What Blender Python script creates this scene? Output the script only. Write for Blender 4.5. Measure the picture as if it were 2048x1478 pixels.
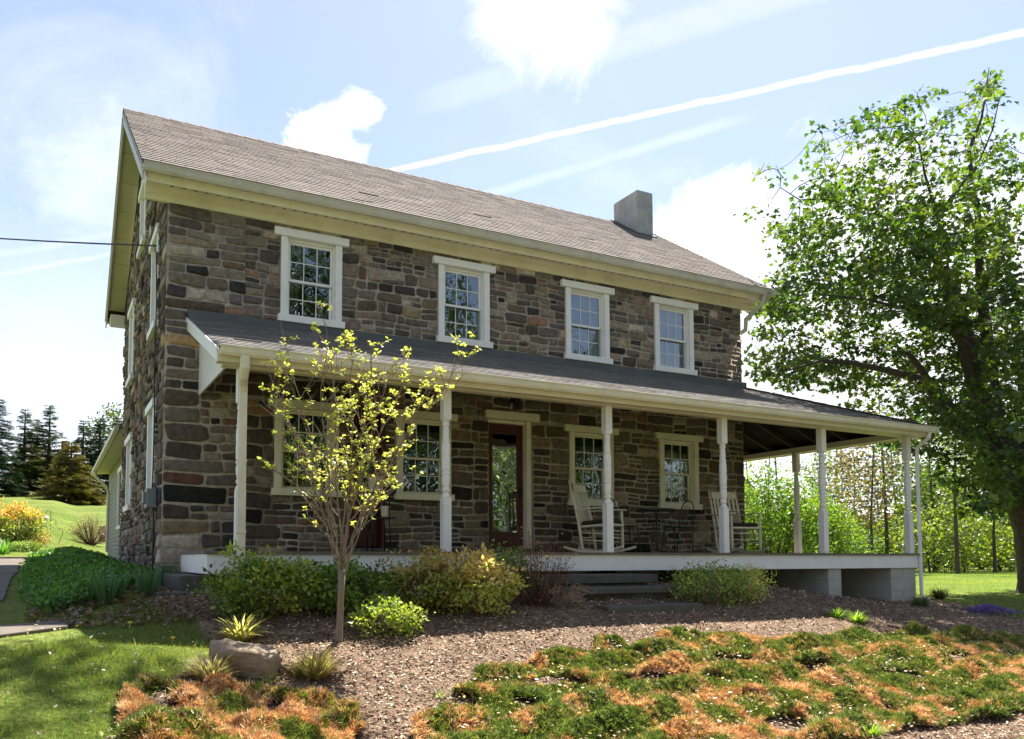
import bpy, bmesh, math, random
import numpy as np
from mathutils import Vector, Matrix, kdtree, noise as mn

for o in list(bpy.data.objects): bpy.data.objects.remove(o)
SC = bpy.context.scene
COL = SC.collection
R = math.radians

# ------------------------------------------------------------------ camera
FPX, CX, CY = 1604.44, 898.13, 1020.58
CAM = np.array([-1.30948, -11.12976, -0.07391])
CF = np.array([0.4448016776, 0.893678057, 0.0590846721])
CR = np.array([0.8952460468, -0.445572096, -0.000151282])
CU = np.array([-0.026191284, -0.0529626095, 0.9982529633])
cam_d = bpy.data.cameras.new('camera'); cam = bpy.data.objects.new('camera', cam_d); COL.objects.link(cam)
m = Matrix.Identity(4)
for i in range(3):
    m[i][0], m[i][1], m[i][2], m[i][3] = CR[i], CU[i], -CF[i], CAM[i]
cam.matrix_world = m
cam_d.sensor_width = 36; cam_d.sensor_fit = 'HORIZONTAL'
cam_d.lens = FPX / 2048 * 36
cam_d.shift_x = (1024 - CX) / 2048; cam_d.shift_y = (CY - 739) / 2048
cam_d.clip_start = .1; cam_d.clip_end = 2000
SC.camera = cam

def ray(u, v): return CF + CR * (u - CX) / FPX - CU * (v - CY) / FPX
def P(u, v, d): return CAM + ray(u, v) * d            # a pixel of the photograph at distance d metres
def unit(a): a = np.asarray(a, float); return a / np.linalg.norm(a)

# ------------------------------------------------------------------ world, sun, exposure
SUN_DIR = unit([1.0, 1.05, 2.47])
EL = math.asin(SUN_DIR[2]); AZ = math.atan2(SUN_DIR[0], SUN_DIR[1])
W = bpy.data.worlds.new('World'); SC.world = W; W.use_nodes = True
nt = W.node_tree; nt.nodes.clear()
def N(t, **k):
    n = nt.nodes.new(t)
    for a, b in k.items(): setattr(n, a, b)
    return n
def L(a, b): nt.links.new(a, b)
def mth(op, a, b=None, c=None, clamp=False):
    n = N('ShaderNodeMath', operation=op); n.use_clamp = clamp
    for i, v in enumerate((a, b, c)):
        if v is None: continue
        if isinstance(v, (int, float)): n.inputs[i].default_value = v
        else: L(v, n.inputs[i])
    return n.outputs[0]
def dotv(vec, c):
    n = N('ShaderNodeVectorMath', operation='DOT_PRODUCT'); L(vec, n.inputs[0]); n.inputs[1].default_value = tuple(c)
    return n.outputs['Value']
def sstep(v, a, b):
    n = N('ShaderNodeMapRange', interpolation_type='SMOOTHSTEP')
    L(v, n.inputs[0]); n.inputs[1].default_value = a; n.inputs[2].default_value = b
    n.inputs[3].default_value = 0; n.inputs[4].default_value = 1
    return n.outputs[0]
def nz(vec, scale, detail=6, rough=.6, dist=0):
    n = N('ShaderNodeTexNoise'); L(vec, n.inputs['Vector']); n.inputs['Scale'].default_value = scale
    n.inputs['Detail'].default_value = detail; n.inputs['Roughness'].default_value = rough
    n.inputs['Distortion'].default_value = dist
    return n.outputs['Fac']
sky = N('ShaderNodeTexSky', sky_type='NISHITA'); sky.sun_disc = False
sky.sun_elevation = EL; sky.sun_rotation = AZ; sky.air_density = 1.15; sky.dust_density = .5; sky.ozone_density = 2.6
tc = N('ShaderNodeTexCoord'); dirv = tc.outputs['Generated']
def blob(u, v, r, soft, amp, sq=1.0):       # a cumulus in a given direction of the sky, ragged edge from noise
    c = unit(ray(u, v))
    s = N('ShaderNodeVectorMath', operation='SUBTRACT'); L(dirv, s.inputs[0]); s.inputs[1].default_value = tuple(c)
    s2 = N('ShaderNodeVectorMath', operation='MULTIPLY'); L(s.outputs[0], s2.inputs[0]); s2.inputs[1].default_value = (1, 1, sq)
    ln = N('ShaderNodeVectorMath', operation='LENGTH'); L(s2.outputs[0], ln.inputs[0])
    n1 = nz(dirv, 11, 10, .66, .5)
    d = mth('ADD', ln.outputs['Value'], mth('MULTIPLY', mth('SUBTRACT', n1, .5), -amp))
    return mth('SUBTRACT', 1, sstep(d, r - soft, r + soft))
def trail(p, q, w0, soft, k, fade0, fade1):   # a contrail along the great circle through two directions
    a, b = unit(ray(*p)), unit(ray(*q)); n = unit(np.cross(a, b)); t = unit(np.cross(n, a))
    wob = mth('MULTIPLY', mth('SUBTRACT', nz(dirv, 30, 5, .6), .5), .006)
    d = mth('ABSOLUTE', mth('ADD', dotv(dirv, n), wob))
    band = mth('SUBTRACT', 1, sstep(d, w0, w0 + soft))
    along = mth('ARCTAN2', dotv(dirv, t), dotv(dirv, a)); L_ = math.atan2(b @ t, b @ a)
    e = mth('MULTIPLY', sstep(along, -fade0, 0.02), mth('SUBTRACT', 1, sstep(along, L_, L_ + fade1)))
    tex = mth('ADD', .65, mth('MULTIPLY', nz(dirv, 55, 4, .7), .6))
    return mth('MULTIPLY', mth('MULTIPLY', band, e), mth('MULTIPLY', tex, k), clamp=True)
masks = [blob(655, 300, .040, .012, .13), blob(722, 228, .020, .010, .085), mth('MULTIPLY', blob(1030, 10, .030, .045, .16), .9), mth('MULTIPLY', blob(1130, 20, .042, .05, .18), .85), blob(1450, 480, .085, .035, .15, 1.4), blob(1350, 510, .05, .03, .15, 1.5),
         blob(1800, 600, .16, .06, .2), mth('MULTIPLY', blob(130, 780, .16, .14, .2), .35), mth('MULTIPLY', blob(1640, 960, .25, .12, .2), .85), mth('MULTIPLY', blob(200, 330, .07, .06, .2), .45),
         trail((640, 372), (2060, 62), .0004, .0046, .75, .02, .5), trail((1000, 382), (1400, 262), .001, .010, .26, .12, .10),
         trail((-60, 520), (220, 470), .001, .010, .32, .3, .05), trail((-60, 560), (200, 512), .0006, .005, .40, .3, .04),
         trail((900, 190), (1600, -20), .006, .02, .22, .1, .3)]
veil = sstep(nz(dirv, 3.2, 7, .62, .6), .46, .82)
mask = mth('ADD', .08, mth('MULTIPLY', mth('MULTIPLY', veil, .42), mth('ADD', .4, nz(dirv, 9, 8, .7, .8))))
for k in masks: mask = mth('MAXIMUM', mask, k)
low = mth('MULTIPLY', mth('SUBTRACT', 1, sstep(dotv(dirv, (0, 0, 1)), .0, .34)), .28)
mask = mth('SUBTRACT', 1, mth('MULTIPLY', mth('SUBTRACT', 1, mask), mth('SUBTRACT', 1, low)))
tint = N('ShaderNodeVectorMath', operation='MULTIPLY'); L(sky.outputs[0], tint.inputs[0]); tint.inputs[1].default_value = (1.10, .985, .99)
bgs = N('ShaderNodeBackground'); L(tint.outputs[0], bgs.inputs[0]); bgs.inputs[1].default_value = .066
bgc = N('ShaderNodeBackground'); bgc.inputs[0].default_value = (1.0, 1.0, 1.0, 1); bgc.inputs[1].default_value = .50
mix = N('ShaderNodeMixShader'); L(mask, mix.inputs[0]); L(bgs.outputs[0], mix.inputs[1]); L(bgc.outputs[0], mix.inputs[2])
wo = N('ShaderNodeOutputWorld'); L(mix.outputs[0], wo.inputs[0])

sd = bpy.data.lights.new('sun', 'SUN'); sd.energy = 5; sd.angle = R(.53); sd.color = (1, .95, .86)
so = bpy.data.objects.new('sun', sd); COL.objects.link(so)
so.rotation_euler = Vector(SUN_DIR).to_track_quat('Z', 'Y').to_euler()
SC.view_settings.view_transform = 'Standard'; SC.view_settings.look = 'None'
SC.view_settings.exposure = 1.6; SC.view_settings.gamma = 1; SC.view_settings.use_curve_mapping = False
SC.cycles.max_bounces = 8; SC.cycles.transparent_max_bounces = 12

# ------------------------------------------------------------------ helpers
def tag(o, label=None, cat=None, group=None, kind=None):
    if label: o['label'] = label
    if cat: o['category'] = cat
    if group: o['group'] = group
    if kind: o['kind'] = kind
    return o
def empty(name, loc=(0, 0, 0), rz=0.):
    o = bpy.data.objects.new(name, None); COL.objects.link(o); o.location = loc; o.rotation_euler = (0, 0, rz)
    o.empty_display_size = .1
    return o
def link(name, me, mat, parent=None, smooth=False):
    if mat is not None:
        me.materials.clear(); me.materials.append(mat)
    if smooth: me.polygons.foreach_set('use_smooth', [True] * len(me.polygons))
    o = bpy.data.objects.new(name, me); COL.objects.link(o)
    if parent is not None: o.parent = parent
    return o
def np_mesh(name, V, F, col=None):
    """V (n,3); F list of index arrays (m,k)."""
    me = bpy.data.meshes.new(name); V = np.asarray(V, np.float32)
    if not isinstance(F, (list, tuple)): F = [F]
    F = [np.asarray(f, np.int32) for f in F if len(f)]
    me.vertices.add(len(V)); me.vertices.foreach_set('co', V.ravel())
    nl = sum(f.size for f in F); npoly = sum(len(f) for f in F)
    me.loops.add(nl); me.polygons.add(npoly)
    me.loops.foreach_set('vertex_index', np.concatenate([f.ravel() for f in F]))
    tot = np.concatenate([np.full(len(f), f.shape[1], np.int32) for f in F])
    st = np.concatenate([[0], np.cumsum(tot)[:-1]]).astype(np.int32)
    me.polygons.foreach_set('loop_start', st); me.polygons.foreach_set('loop_total', tot)
    me.update(calc_edges=True)
    if col is not None:
        a = me.attributes.new('col', 'FLOAT_COLOR', 'POINT')
        c = np.ones((len(V), 4), np.float32); c[:, :3] = col; a.data.foreach_set('color', c.ravel())
    return me
def copy_tree(o, parent=None):
    c = o.copy(); COL.objects.link(c)
    if parent is not None: c.parent = parent
    for ch in list(o.children): copy_tree(ch, c)
    return c

class MB:
    def __init__(s): s.v = []; s.f = []; s.c = []
    def add(s, vs, fs, col=None):
        b = len(s.v); s.v += [tuple(map(float, p)) for p in vs]; s.f += [tuple(b + i for i in f) for f in fs]
        s.c += [col or (1, 1, 1)] * len(vs)
    def box(s, x0, x1, y0, y1, z0, z1, M=None, col=None):
        vs = [(x, y, z) for x in (x0, x1) for y in (y0, y1) for z in (z0, z1)]
        if M: vs = [M(*p) for p in vs]
        s.add(vs, [(0, 1, 3, 2), (4, 6, 7, 5), (0, 4, 5, 1), (2, 3, 7, 6), (0, 2, 6, 4), (1, 5, 7, 3)], col)
    def bar(s, a, b, w, t, up=(0, 0, 1), w2=None, t2=None, col=None):   # rectangular bar from a to b
        a, b = np.array(a, float), np.array(b, float); d = unit(b - a); up = np.array(up, float)
        x = np.cross(d, up)
        if np.linalg.norm(x) < 1e-6: x = np.cross(d, (1, 0, 0))
        x = unit(x); y = np.cross(x, d); vs = []
        for p, ww, tt in ((a, w, t), (b, w2 or w, t2 or t)):
            vs += [p + x * ww / 2 * i + y * tt / 2 * j for i, j in ((-1, -1), (1, -1), (1, 1), (-1, 1))]
        s.add(vs, [(0, 1, 2, 3), (7, 6, 5, 4), (0, 4, 5, 1), (1, 5, 6, 2), (2, 6, 7, 3), (3, 7, 4, 0)], col)
    def tube(s, pts, rad, n=8, cap=True, col=None):
        pts = [np.array(p, float) for p in pts]; k = len(pts)
        if isinstance(rad, (int, float)): rad = [rad] * k
        ref = None; vs = []
        for i, p in enumerate(pts):
            d = unit(pts[min(i + 1, k - 1)] - pts[max(i - 1, 0)])
            if ref is None: ref = np.cross(d, (0, 0, 1)) if abs(d[2]) < .9 else np.cross(d, (1, 0, 0))
            ref = unit(ref - d * (ref @ d)); y = np.cross(d, ref)
            for j in range(n):
                t = 2 * math.pi * j / n; vs.append(p + rad[i] * (math.cos(t) * ref + math.sin(t) * y))
        fs = [(i * n + j, i * n + (j + 1) % n, (i + 1) * n + (j + 1) % n, (i + 1) * n + j) for i in range(k - 1) for j in range(n)]
        if cap: fs += [tuple(range(n))[::-1], tuple((k - 1) * n + j for j in range(n))]
        s.add(vs, fs, col)
    def lathe(s, prof, x, y, n=16, col=None):      # prof: (r, z) upwards
        vs = [(x + r * math.cos(2 * math.pi * j / n), y + r * math.sin(2 * math.pi * j / n), z) for r, z in prof for j in range(n)]
        k = len(prof)
        fs = [(i * n + j, i * n + (j + 1) % n, (i + 1) * n + (j + 1) % n, (i + 1) * n + j) for i in range(k - 1) for j in range(n)]
        fs += [tuple(range(n))[::-1], tuple((k - 1) * n + j for j in range(n))]
        s.add(vs, fs, col)
    def prism(s, poly, a, b, M):      # poly in (p,q); extruded from a to b; M(p,q,t)
        n = len(poly); vs = [M(p, q, a) for p, q in poly] + [M(p, q, b) for p, q in poly]
        fs = [tuple(range(n))[::-1], tuple(range(n, 2 * n))] + [(i, (i + 1) % n, n + (i + 1) % n, n + i) for i in range(n)]
        s.add(vs, fs)
    def build(s, name, mat, parent=None, smooth=False, bevel=0, recalc=True):
        me = bpy.data.meshes.new(name); me.from_pydata(s.v, [], s.f); me.update()
        a = me.attributes.new('col', 'FLOAT_COLOR', 'POINT')
        c = np.ones((len(s.v), 4), np.float32); c[:, :3] = np.array(s.c).reshape(-1, 3); a.data.foreach_set('color', c.ravel())
        if recalc:
            bm = bmesh.new(); bm.from_mesh(me); bmesh.ops.recalc_face_normals(bm, faces=bm.faces); bm.to_mesh(me); bm.free()
        o = link(name, me, mat, parent, smooth)
        if bevel:
            b = o.modifiers.new('bevel', 'BEVEL'); b.width = bevel; b.segments = 2; b.limit_method = 'ANGLE'; b.angle_limit = R(40)
        return o

# ------------------------------------------------------------------ materials
def newmat(name):
    mt = bpy.data.materials.new(name); mt.use_nodes = True; t = mt.node_tree
    return mt, t, t.nodes['Principled BSDF']
def tn(t, ty, **k):
    n = t.nodes.new(ty)
    for a, b in k.items(): setattr(n, a, b)
    return n
def mat_plain(name, col, rough=.6, metal=0, var=.12, scale=6, bump=.0, bscale=40, spec=.4, attr=False, dirt=None, dscale=1.5):
    mt, t, b = newmat(name); b.inputs['Roughness'].default_value = rough; b.inputs['Metallic'].default_value = metal
    b.inputs['Specular IOR Level'].default_value = spec
    tcn = tn(t, 'ShaderNodeTexCoord'); co = tcn.outputs['Object']
    nn = tn(t, 'ShaderNodeTexNoise'); t.links.new(co, nn.inputs[0]); nn.inputs['Scale'].default_value = scale; nn.inputs['Detail'].default_value = 6
    nn.inputs['Roughness'].default_value = .65
    mr = tn(t, 'ShaderNodeMapRange'); t.links.new(nn.outputs[0], mr.inputs[0]); mr.inputs[1].default_value = .25; mr.inputs[2].default_value = .75
    mr.inputs[3].default_value = 1 - var; mr.inputs[4].default_value = 1 + var
    mx = tn(t, 'ShaderNodeVectorMath', operation='MULTIPLY')
    if attr:
        a = tn(t, 'ShaderNodeAttribute', attribute_name='col')
        m0 = tn(t, 'ShaderNodeVectorMath', operation='MULTIPLY'); t.links.new(a.outputs['Color'], m0.inputs[0]); m0.inputs[1].default_value = col
        t.links.new(m0.outputs[0], mx.inputs[0])
    else: mx.inputs[0].default_value = col
    t.links.new(mr.outputs[0], mx.inputs[1]); out = mx.outputs[0]
    if dirt:
        n2 = tn(t, 'ShaderNodeTexNoise'); t.links.new(co, n2.inputs[0]); n2.inputs['Scale'].default_value = dscale; n2.inputs['Detail'].default_value = 8; n2.inputs['Roughness'].default_value = .7
        r2 = tn(t, 'ShaderNodeMapRange'); t.links.new(n2.outputs[0], r2.inputs[0]); r2.inputs[1].default_value = .5; r2.inputs[2].default_value = .8; r2.inputs[4].default_value = dirt[3]
        mm = tn(t, 'ShaderNodeMix', data_type='RGBA'); t.links.new(r2.outputs[0], mm.inputs[0]); t.links.new(out, mm.inputs[6]); mm.inputs[7].default_value = (*dirt[:3], 1)
        out = mm.outputs[2]
    t.links.new(out, b.inputs['Base Color'])
    if bump:
        n3 = tn(t, 'ShaderNodeTexNoise'); t.links.new(co, n3.inputs[0]); n3.inputs['Scale'].default_value = bscale; n3.inputs['Detail'].default_value = 8; n3.inputs['Roughness'].default_value = .65
        bp = tn(t, 'ShaderNodeBump'); t.links.new(n3.outputs[0], bp.inputs['Height']); bp.inputs['Strength'].default_value = 1; bp.inputs['Distance'].default_value = bump
        t.links.new(bp.outputs[0], b.inputs['Normal'])
    return mt
def mat_leaf(name, tint=(1, 1, 1), trans=.45, gloss=.06, rough=.45):
    mt, t, b = newmat(name); t.nodes.remove(b)
    a = tn(t, 'ShaderNodeAttribute', attribute_name='col')
    m0 = tn(t, 'ShaderNodeVectorMath', operation='MULTIPLY'); t.links.new(a.outputs['Color'], m0.inputs[0]); m0.inputs[1].default_value = tint
    m1 = tn(t, 'ShaderNodeVectorMath', operation='MULTIPLY'); t.links.new(m0.outputs[0], m1.inputs[0]); m1.inputs[1].default_value = (1.25, 1.45, .65)
    d = tn(t, 'ShaderNodeBsdfDiffuse'); tr = tn(t, 'ShaderNodeBsdfTranslucent'); g = tn(t, 'ShaderNodeBsdfGlossy'); g.inputs['Roughness'].default_value = rough
    t.links.new(m0.outputs[0], d.inputs[0]); t.links.new(m1.outputs[0], tr.inputs[0])
    x = tn(t, 'ShaderNodeMixShader'); x.inputs[0].default_value = trans; t.links.new(d.outputs[0], x.inputs[1]); t.links.new(tr.outputs[0], x.inputs[2])
    y = tn(t, 'ShaderNodeMixShader'); y.inputs[0].default_value = gloss; t.links.new(x.outputs[0], y.inputs[1]); t.links.new(g.outputs[0], y.inputs[2])
    t.links.new(y.outputs[0], t.nodes['Material Output'].inputs[0])
    return mt
def mat_glass(name, refl=.3):
    mt, t, b = newmat(name); t.nodes.remove(b)
    tr = tn(t, 'ShaderNodeBsdfTransparent'); tr.inputs[0].default_value = (.62, .68, .66, 1)
    g = tn(t, 'ShaderNodeBsdfGlossy'); g.inputs['Roughness'].default_value = .01; g.inputs[0].default_value = (.9, .95, 1, 1)
    nn = tn(t, 'ShaderNodeTexNoise'); nn.inputs['Scale'].default_value = 1.6; nn.inputs['Detail'].default_value = 2
    tcn = tn(t, 'ShaderNodeTexCoord'); t.links.new(tcn.outputs['Object'], nn.inputs[0])
    bp = tn(t, 'ShaderNodeBump'); bp.inputs['Strength'].default_value = 1; bp.inputs['Distance'].default_value = .012; t.links.new(nn.outputs[0], bp.inputs['Height']); t.links.new(bp.outputs[0], g.inputs['Normal'])
    x = tn(t, 'ShaderNodeMixShader'); x.inputs[0].default_value = refl; t.links.new(tr.outputs[0], x.inputs[1]); t.links.new(g.outputs[0], x.inputs[2])
    t.links.new(x.outputs[0], t.nodes['Material Output'].inputs[0])
    return mt

M = {}
M['stone'] = mat_plain('stone', (1, 1, 1), .85, var=.5, scale=13, bump=.02, bscale=22, spec=.25, attr=True, dirt=(.17, .14, .09, .5), dscale=2.2)
M['white'] = mat_plain('white paint', (.86, .82, .80), .45, var=.05, scale=3, bump=.0008, bscale=60, dirt=(.45, .40, .32, .28), dscale=5)
M['cream'] = mat_plain('cream trim paint', (.78, .70, .54), .5, var=.07, scale=2.5, bump=.001, bscale=50, dirt=(.42, .35, .20, .55), dscale=2.6)
M['gutter'] = mat_plain('gutter metal', (.55, .51, .42), .4, var=.10, scale=3, dirt=(.25, .21, .15, .6), dscale=4)
M['greymetal'] = mat_plain('grey frame', (.22, .22, .22), .4, var=.06)
M['soffit'] = mat_plain('soffit', (.50, .47, .33), .6, var=.1, dirt=(.2, .18, .1, .4))
M['shingle'] = mat_plain('shingles', (1, 1, 1), .95, var=.2, scale=14, bump=.003, bscale=160, spec=.15, attr=True, dirt=(.13, .11, .10, .5), dscale=1.1)
M['flash'] = mat_plain('flashing', (.10, .10, .11), .7, var=.15)
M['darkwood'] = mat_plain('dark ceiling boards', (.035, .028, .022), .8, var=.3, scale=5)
M['deck'] = mat_plain('deck boards', (.17, .13, .10), .7, var=.25, scale=5, bump=.002, bscale=30)
M['reddoor'] = mat_plain('dark red paint', (.075, .014, .014), .4, var=.1)
M['stucco'] = mat_plain('chimney stucco', (.40, .385, .37), .95, var=.25, scale=3, bump=.012, bscale=16, dirt=(.20, .19, .18, .8), dscale=2.5)
M['block'] = mat_plain('painted block', (.43, .41, .37), .9, var=.12, scale=5, bump=.003, bscale=60, dirt=(.25, .2, .14, .6))
M['slab'] = mat_plain('dark stone slab', (.10, .088, .075), .85, var=.35, scale=6, bump=.006, bscale=20, dirt=(.07, .08, .03, .5))
M['flag'] = mat_plain('flagstone', (.13, .105, .085), .9, var=.25, scale=4, bump=.004, bscale=25, dirt=(.12, .12, .07, .5))
M['boulder'] = mat_plain('tan boulder', (.29, .22, .145), .9, var=.3, scale=5, bump=.02, bscale=9, dirt=(.16, .12, .08, .7), dscale=3)
M['iron'] = mat_plain('dark green iron', (.018, .028, .024), .4, var=.2)
M['black'] = mat_plain('black metal', (.012, .012, .013), .45, var=.2)
M['chair'] = mat_plain('cream chair paint', (.68, .60, .44), .5, var=.08, dirt=(.3, .22, .12, .35), dscale=8)
M['cushion'] = mat_plain('brown cushion', (.035, .024, .018), .9, var=.3, scale=20)
M['curtain'] = mat_plain('curtain', (.34, .35, .31), .9, var=.15, scale=12)
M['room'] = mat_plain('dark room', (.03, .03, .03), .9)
M['bark'] = mat_plain('bark', (.075, .058, .046), .95, var=.45, scale=8, bump=.03, bscale=12, dirt=(.13, .11, .09, .5), dscale=5)
M['twig'] = mat_plain('sapling bark', (.21, .16, .115), .8, var=.25, scale=14, bump=.002, bscale=60)
M['redtwig'] = mat_plain('red twig', (.16, .07, .045), .8, var=.3, scale=14)
M['drytwig'] = mat_plain('dry twig', (.36, .25, .17), .8, var=.3, scale=14)
M['leaf'] = mat_leaf('leaf'); M['leafthin'] = mat_leaf('thin leaf', trans=.6); M['needle'] = mat_leaf('needles', trans=.2, gloss=.03)
M['glass'] = mat_glass('window glass', .17); M['glassdark'] = mat_glass('door glass', .40)
M['chips'] = mat_plain('mulch chips', (1, 1, 1), .9, var=.25, scale=30, attr=True, spec=.2)
M['brick'] = mat_plain('red brick', (.25, .08, .06), .9)
M['clap'] = mat_plain('clapboard', (.30, .29, .24), .7, var=.08)
M['ground'] = None

# ------------------------------------------------------------------ ground
def ss(a, b, x):
    t = np.clip((x - a) / (b - a), 0, 1); return t * t * (3 - 2 * t)
FY = [-60, -14, -8, -7.05, -6.2, -5.2, -4.2, -3.3, -2.5, -2.0, 0, 40]
FZ = [-1.7, -1.7, -1.69, -1.66, -1.54, -1.30, -1.04, -.80, -.58, -.47, -.42, -.42]
LY = [-60, -8, -7, -5.5, -4, -2, 0, 3, 7, 14, 60]
LZ = [-1.7, -1.69, -1.58, -1.14, -.82, -.64, -.5, -.32, -.14, -.06, -.06]
RGY = [-60, -8, -7.05, -6, -5, -4, -3, -1.5, 10, 60]
RGZ = [-1.7, -1.69, -1.66, -1.50, -1.24, -1.06, -.94, -.84, -.86, -.70]
def gh(x, y):
    x = np.asarray(x, float); y = np.asarray(y, float)
    f = np.interp(y, FY, FZ); l = np.interp(y, LY, LZ); r = np.interp(y, RGY, RGZ)
    wl = 1 - ss(-1.3, .6, x); wr = ss(7.6, 12.0, x)
    z = f * (1 - wl) * (1 - wr) + l * wl + r * wr
    hill = .1 * np.clip(y - 14, 0, 75); hill = hill * (1 - ss(4, 26, x - .15 * y))
    z = z + hill + .03 * np.sin(x * .9 + 1) * np.sin(y * .7) * ss(-9, -7, -np.abs(y + 20) + 30) * .6
    # raised bed beside the gable
    z = z + .16 * np.exp(-((x + .75) / .55) ** 2) * ss(-2.8, -1.4, y) * (1 - ss(7.5, 9, y))
    return z
def G(u, v):                       # ground point seen at a pixel of the photograph
    r = ray(u, v); d = np.concatenate([np.arange(3, 30, .02), np.arange(30, 200, .2)])
    p = CAM + r[None, :] * d[:, None]; k = np.argmax(p[:, 2] < gh(p[:, 0], p[:, 1]))
    if p[k, 2] >= gh(p[k, 0], p[k, 1]): k = len(d) - 1
    q = p[k]; return np.array([q[0], q[1], float(gh(q[0], q[1]))])
def inpoly(poly, x, y):
    poly = np.asarray(poly); c = np.zeros(len(x), bool); j = len(poly) - 1
    for i in range(len(poly)):
        xi, yi = poly[i][:2]; xj, yj = poly[j][:2]
        c ^= ((yi > y) != (yj > y)) & (x < (xj - xi) * (y - yi) / (yj - yi + 1e-12) + xi); j = i
    return c
def fbm(x, y, s, seed=0, o=3):
    r = np.random.RandomState(seed); z = np.zeros_like(np.asarray(x, float)); a = 1.; t = 0
    for k in range(o * 4):
        th = r.uniform(0, 6.28); f = s * 2 ** (k // 4) * r.uniform(.7, 1.4)
        z = z + a * np.sin((x * math.cos(th) + y * math.sin(th)) * f + r.uniform(0, 6.28)); t += a * .7
        if k % 4 == 3: a *= .55
    return z / t
def axis(vals):
    out = []
    for (a, b, s) in vals: out += list(np.arange(a, b - 1e-6, s))
    out.append(vals[-1][1]); return np.array(out)
gx = axis([(-600, -100, 100), (-100, -20, 8), (-20, -6, 1), (-6, 16, .15), (16, 40, 1.2), (40, 120, 8), (120, 700, 116)])
gy = axis([(-600, -100, 100), (-100, -20, 8), (-20, -9, 1), (-9, 10, .15), (10, 40, 1.2), (40, 120, 6), (120, 700, 116)])
XX, YY = np.meshgrid(gx, gy); ZZ = gh(XX, YY) + .008 * fbm(XX, YY, 3, 5)
MUL = np.array([(-.30, -2.1), (.02, -2.9), (.0, -3.9), (-.5, -4.75), (-.95, -5.6), (-1.2, -7.0), (11.0, -7.0), (11.2, -5.4), (11.9, -4.2), (12.75, -3.0), (13.1, -1.7), (12.6, 1.0), (.3, 1.0), (.1, -1.2)])
def grid_faces(nx, ny):
    i = np.arange(ny - 1)[:, None] * nx + np.arange(nx - 1)[None, :]; i = i.ravel()
    return np.stack([i, i + 1, i + nx + 1, i + nx], 1)
gm, t, b = newmat('lawn')
b.inputs['Roughness'].default_value = .95; b.inputs['Specular IOR Level'].default_value = .1
tcn = tn(t, 'ShaderNodeTexCoord')
n1 = tn(t, 'ShaderNodeTexNoise'); n1.inputs['Scale'].default_value = .35; n1.inputs['Detail'].default_value = 10; n1.inputs['Roughness'].default_value = .7; t.links.new(tcn.outputs['Object'], n1.inputs[0])
cr = tn(t, 'ShaderNodeValToRGB'); t.links.new(n1.outputs[0], cr.inputs[0])
cr.color_ramp.elements[0].position = .35; cr.color_ramp.elements[0].color = (.085, .125, .022, 1); cr.color_ramp.elements[1].position = .65; cr.color_ramp.elements[1].color = (.17, .20, .04, 1)
n2 = tn(t, 'ShaderNodeTexNoise'); n2.inputs['Scale'].default_value = 22; n2.inputs['Detail'].default_value = 6; t.links.new(tcn.outputs['Object'], n2.inputs[0])
mr = tn(t, 'ShaderNodeMapRange'); t.links.new(n2.outputs[0], mr.inputs[0]); mr.inputs[1].default_value = .3; mr.inputs[2].default_value = .7; mr.inputs[3].default_value = .6; mr.inputs[4].default_value = 1.35
mv = tn(t, 'ShaderNodeVectorMath', operation='MULTIPLY'); t.links.new(cr.outputs[0], mv.inputs[0]); t.links.new(mr.outputs[0], mv.inputs[1]); t.links.new(mv.outputs[0], b.inputs['Base Color'])
bp = tn(t, 'ShaderNodeBump'); bp.inputs['Distance'].default_value = .05; t.links.new(n2.outputs[0], bp.inputs['Height']); t.links.new(bp.outputs[0], b.inputs['Normal'])
tag(link('lawn', np_mesh('lawn', np.stack([XX.ravel(), YY.ravel(), ZZ.ravel()], 1), grid_faces(len(gx), len(gy))), gm, smooth=True), kind='structure')

def sheet(name, poly, step, dz, mat, edge=.12, bumpz=.0, seed=1):
    poly = np.asarray(poly); x = np.arange(poly[:, 0].min() - .1, poly[:, 0].max() + .1, step); y = np.arange(poly[:, 1].min() - .1, poly[:, 1].max() + .1, step)
    X, Y = np.meshgrid(x, y); Xf, Yf = X.ravel(), Y.ravel()
    ins = inpoly(poly, Xf + edge * fbm(Xf, Yf, 3, seed), Yf + edge * fbm(Xf, Yf, 3, seed + 1))
    Z = gh(Xf, Yf) + np.where(ins, dz + bumpz * fbm(Xf, Yf, 9, seed + 2), -.03)
    F = grid_faces(len(x), len(y)); F = F[ins[F].any(1)]
    return link(name, np_mesh(name, np.stack([Xf, Yf, Z], 1), F), mat, smooth=True)
M['mulch'] = mat_plain('mulch', (.155, .098, .06), .95, var=.6, scale=25, bump=.025, bscale=45, dirt=(.40, .27, .165, .8), dscale=4)
tag(sheet('mulch_bed', MUL, .07, .03, M['mulch'], bumpz=.012), kind='structure')
M['asphalt'] = mat_plain('asphalt', (.06, .06, .062), .9, var=.2, scale=30, bump=.004, bscale=120)
rd = MB(); rd.box(-80, 80, -13.5, -7.35, -1.70, -1.64); tag(rd.build('road', M['asphalt']), kind='structure')
rd = MB(); rd.box(-80, 80, -7.35, -7.12, -1.72, -1.60); tag(rd.build('kerb', M['flag'], bevel=.01), kind='structure')
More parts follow.
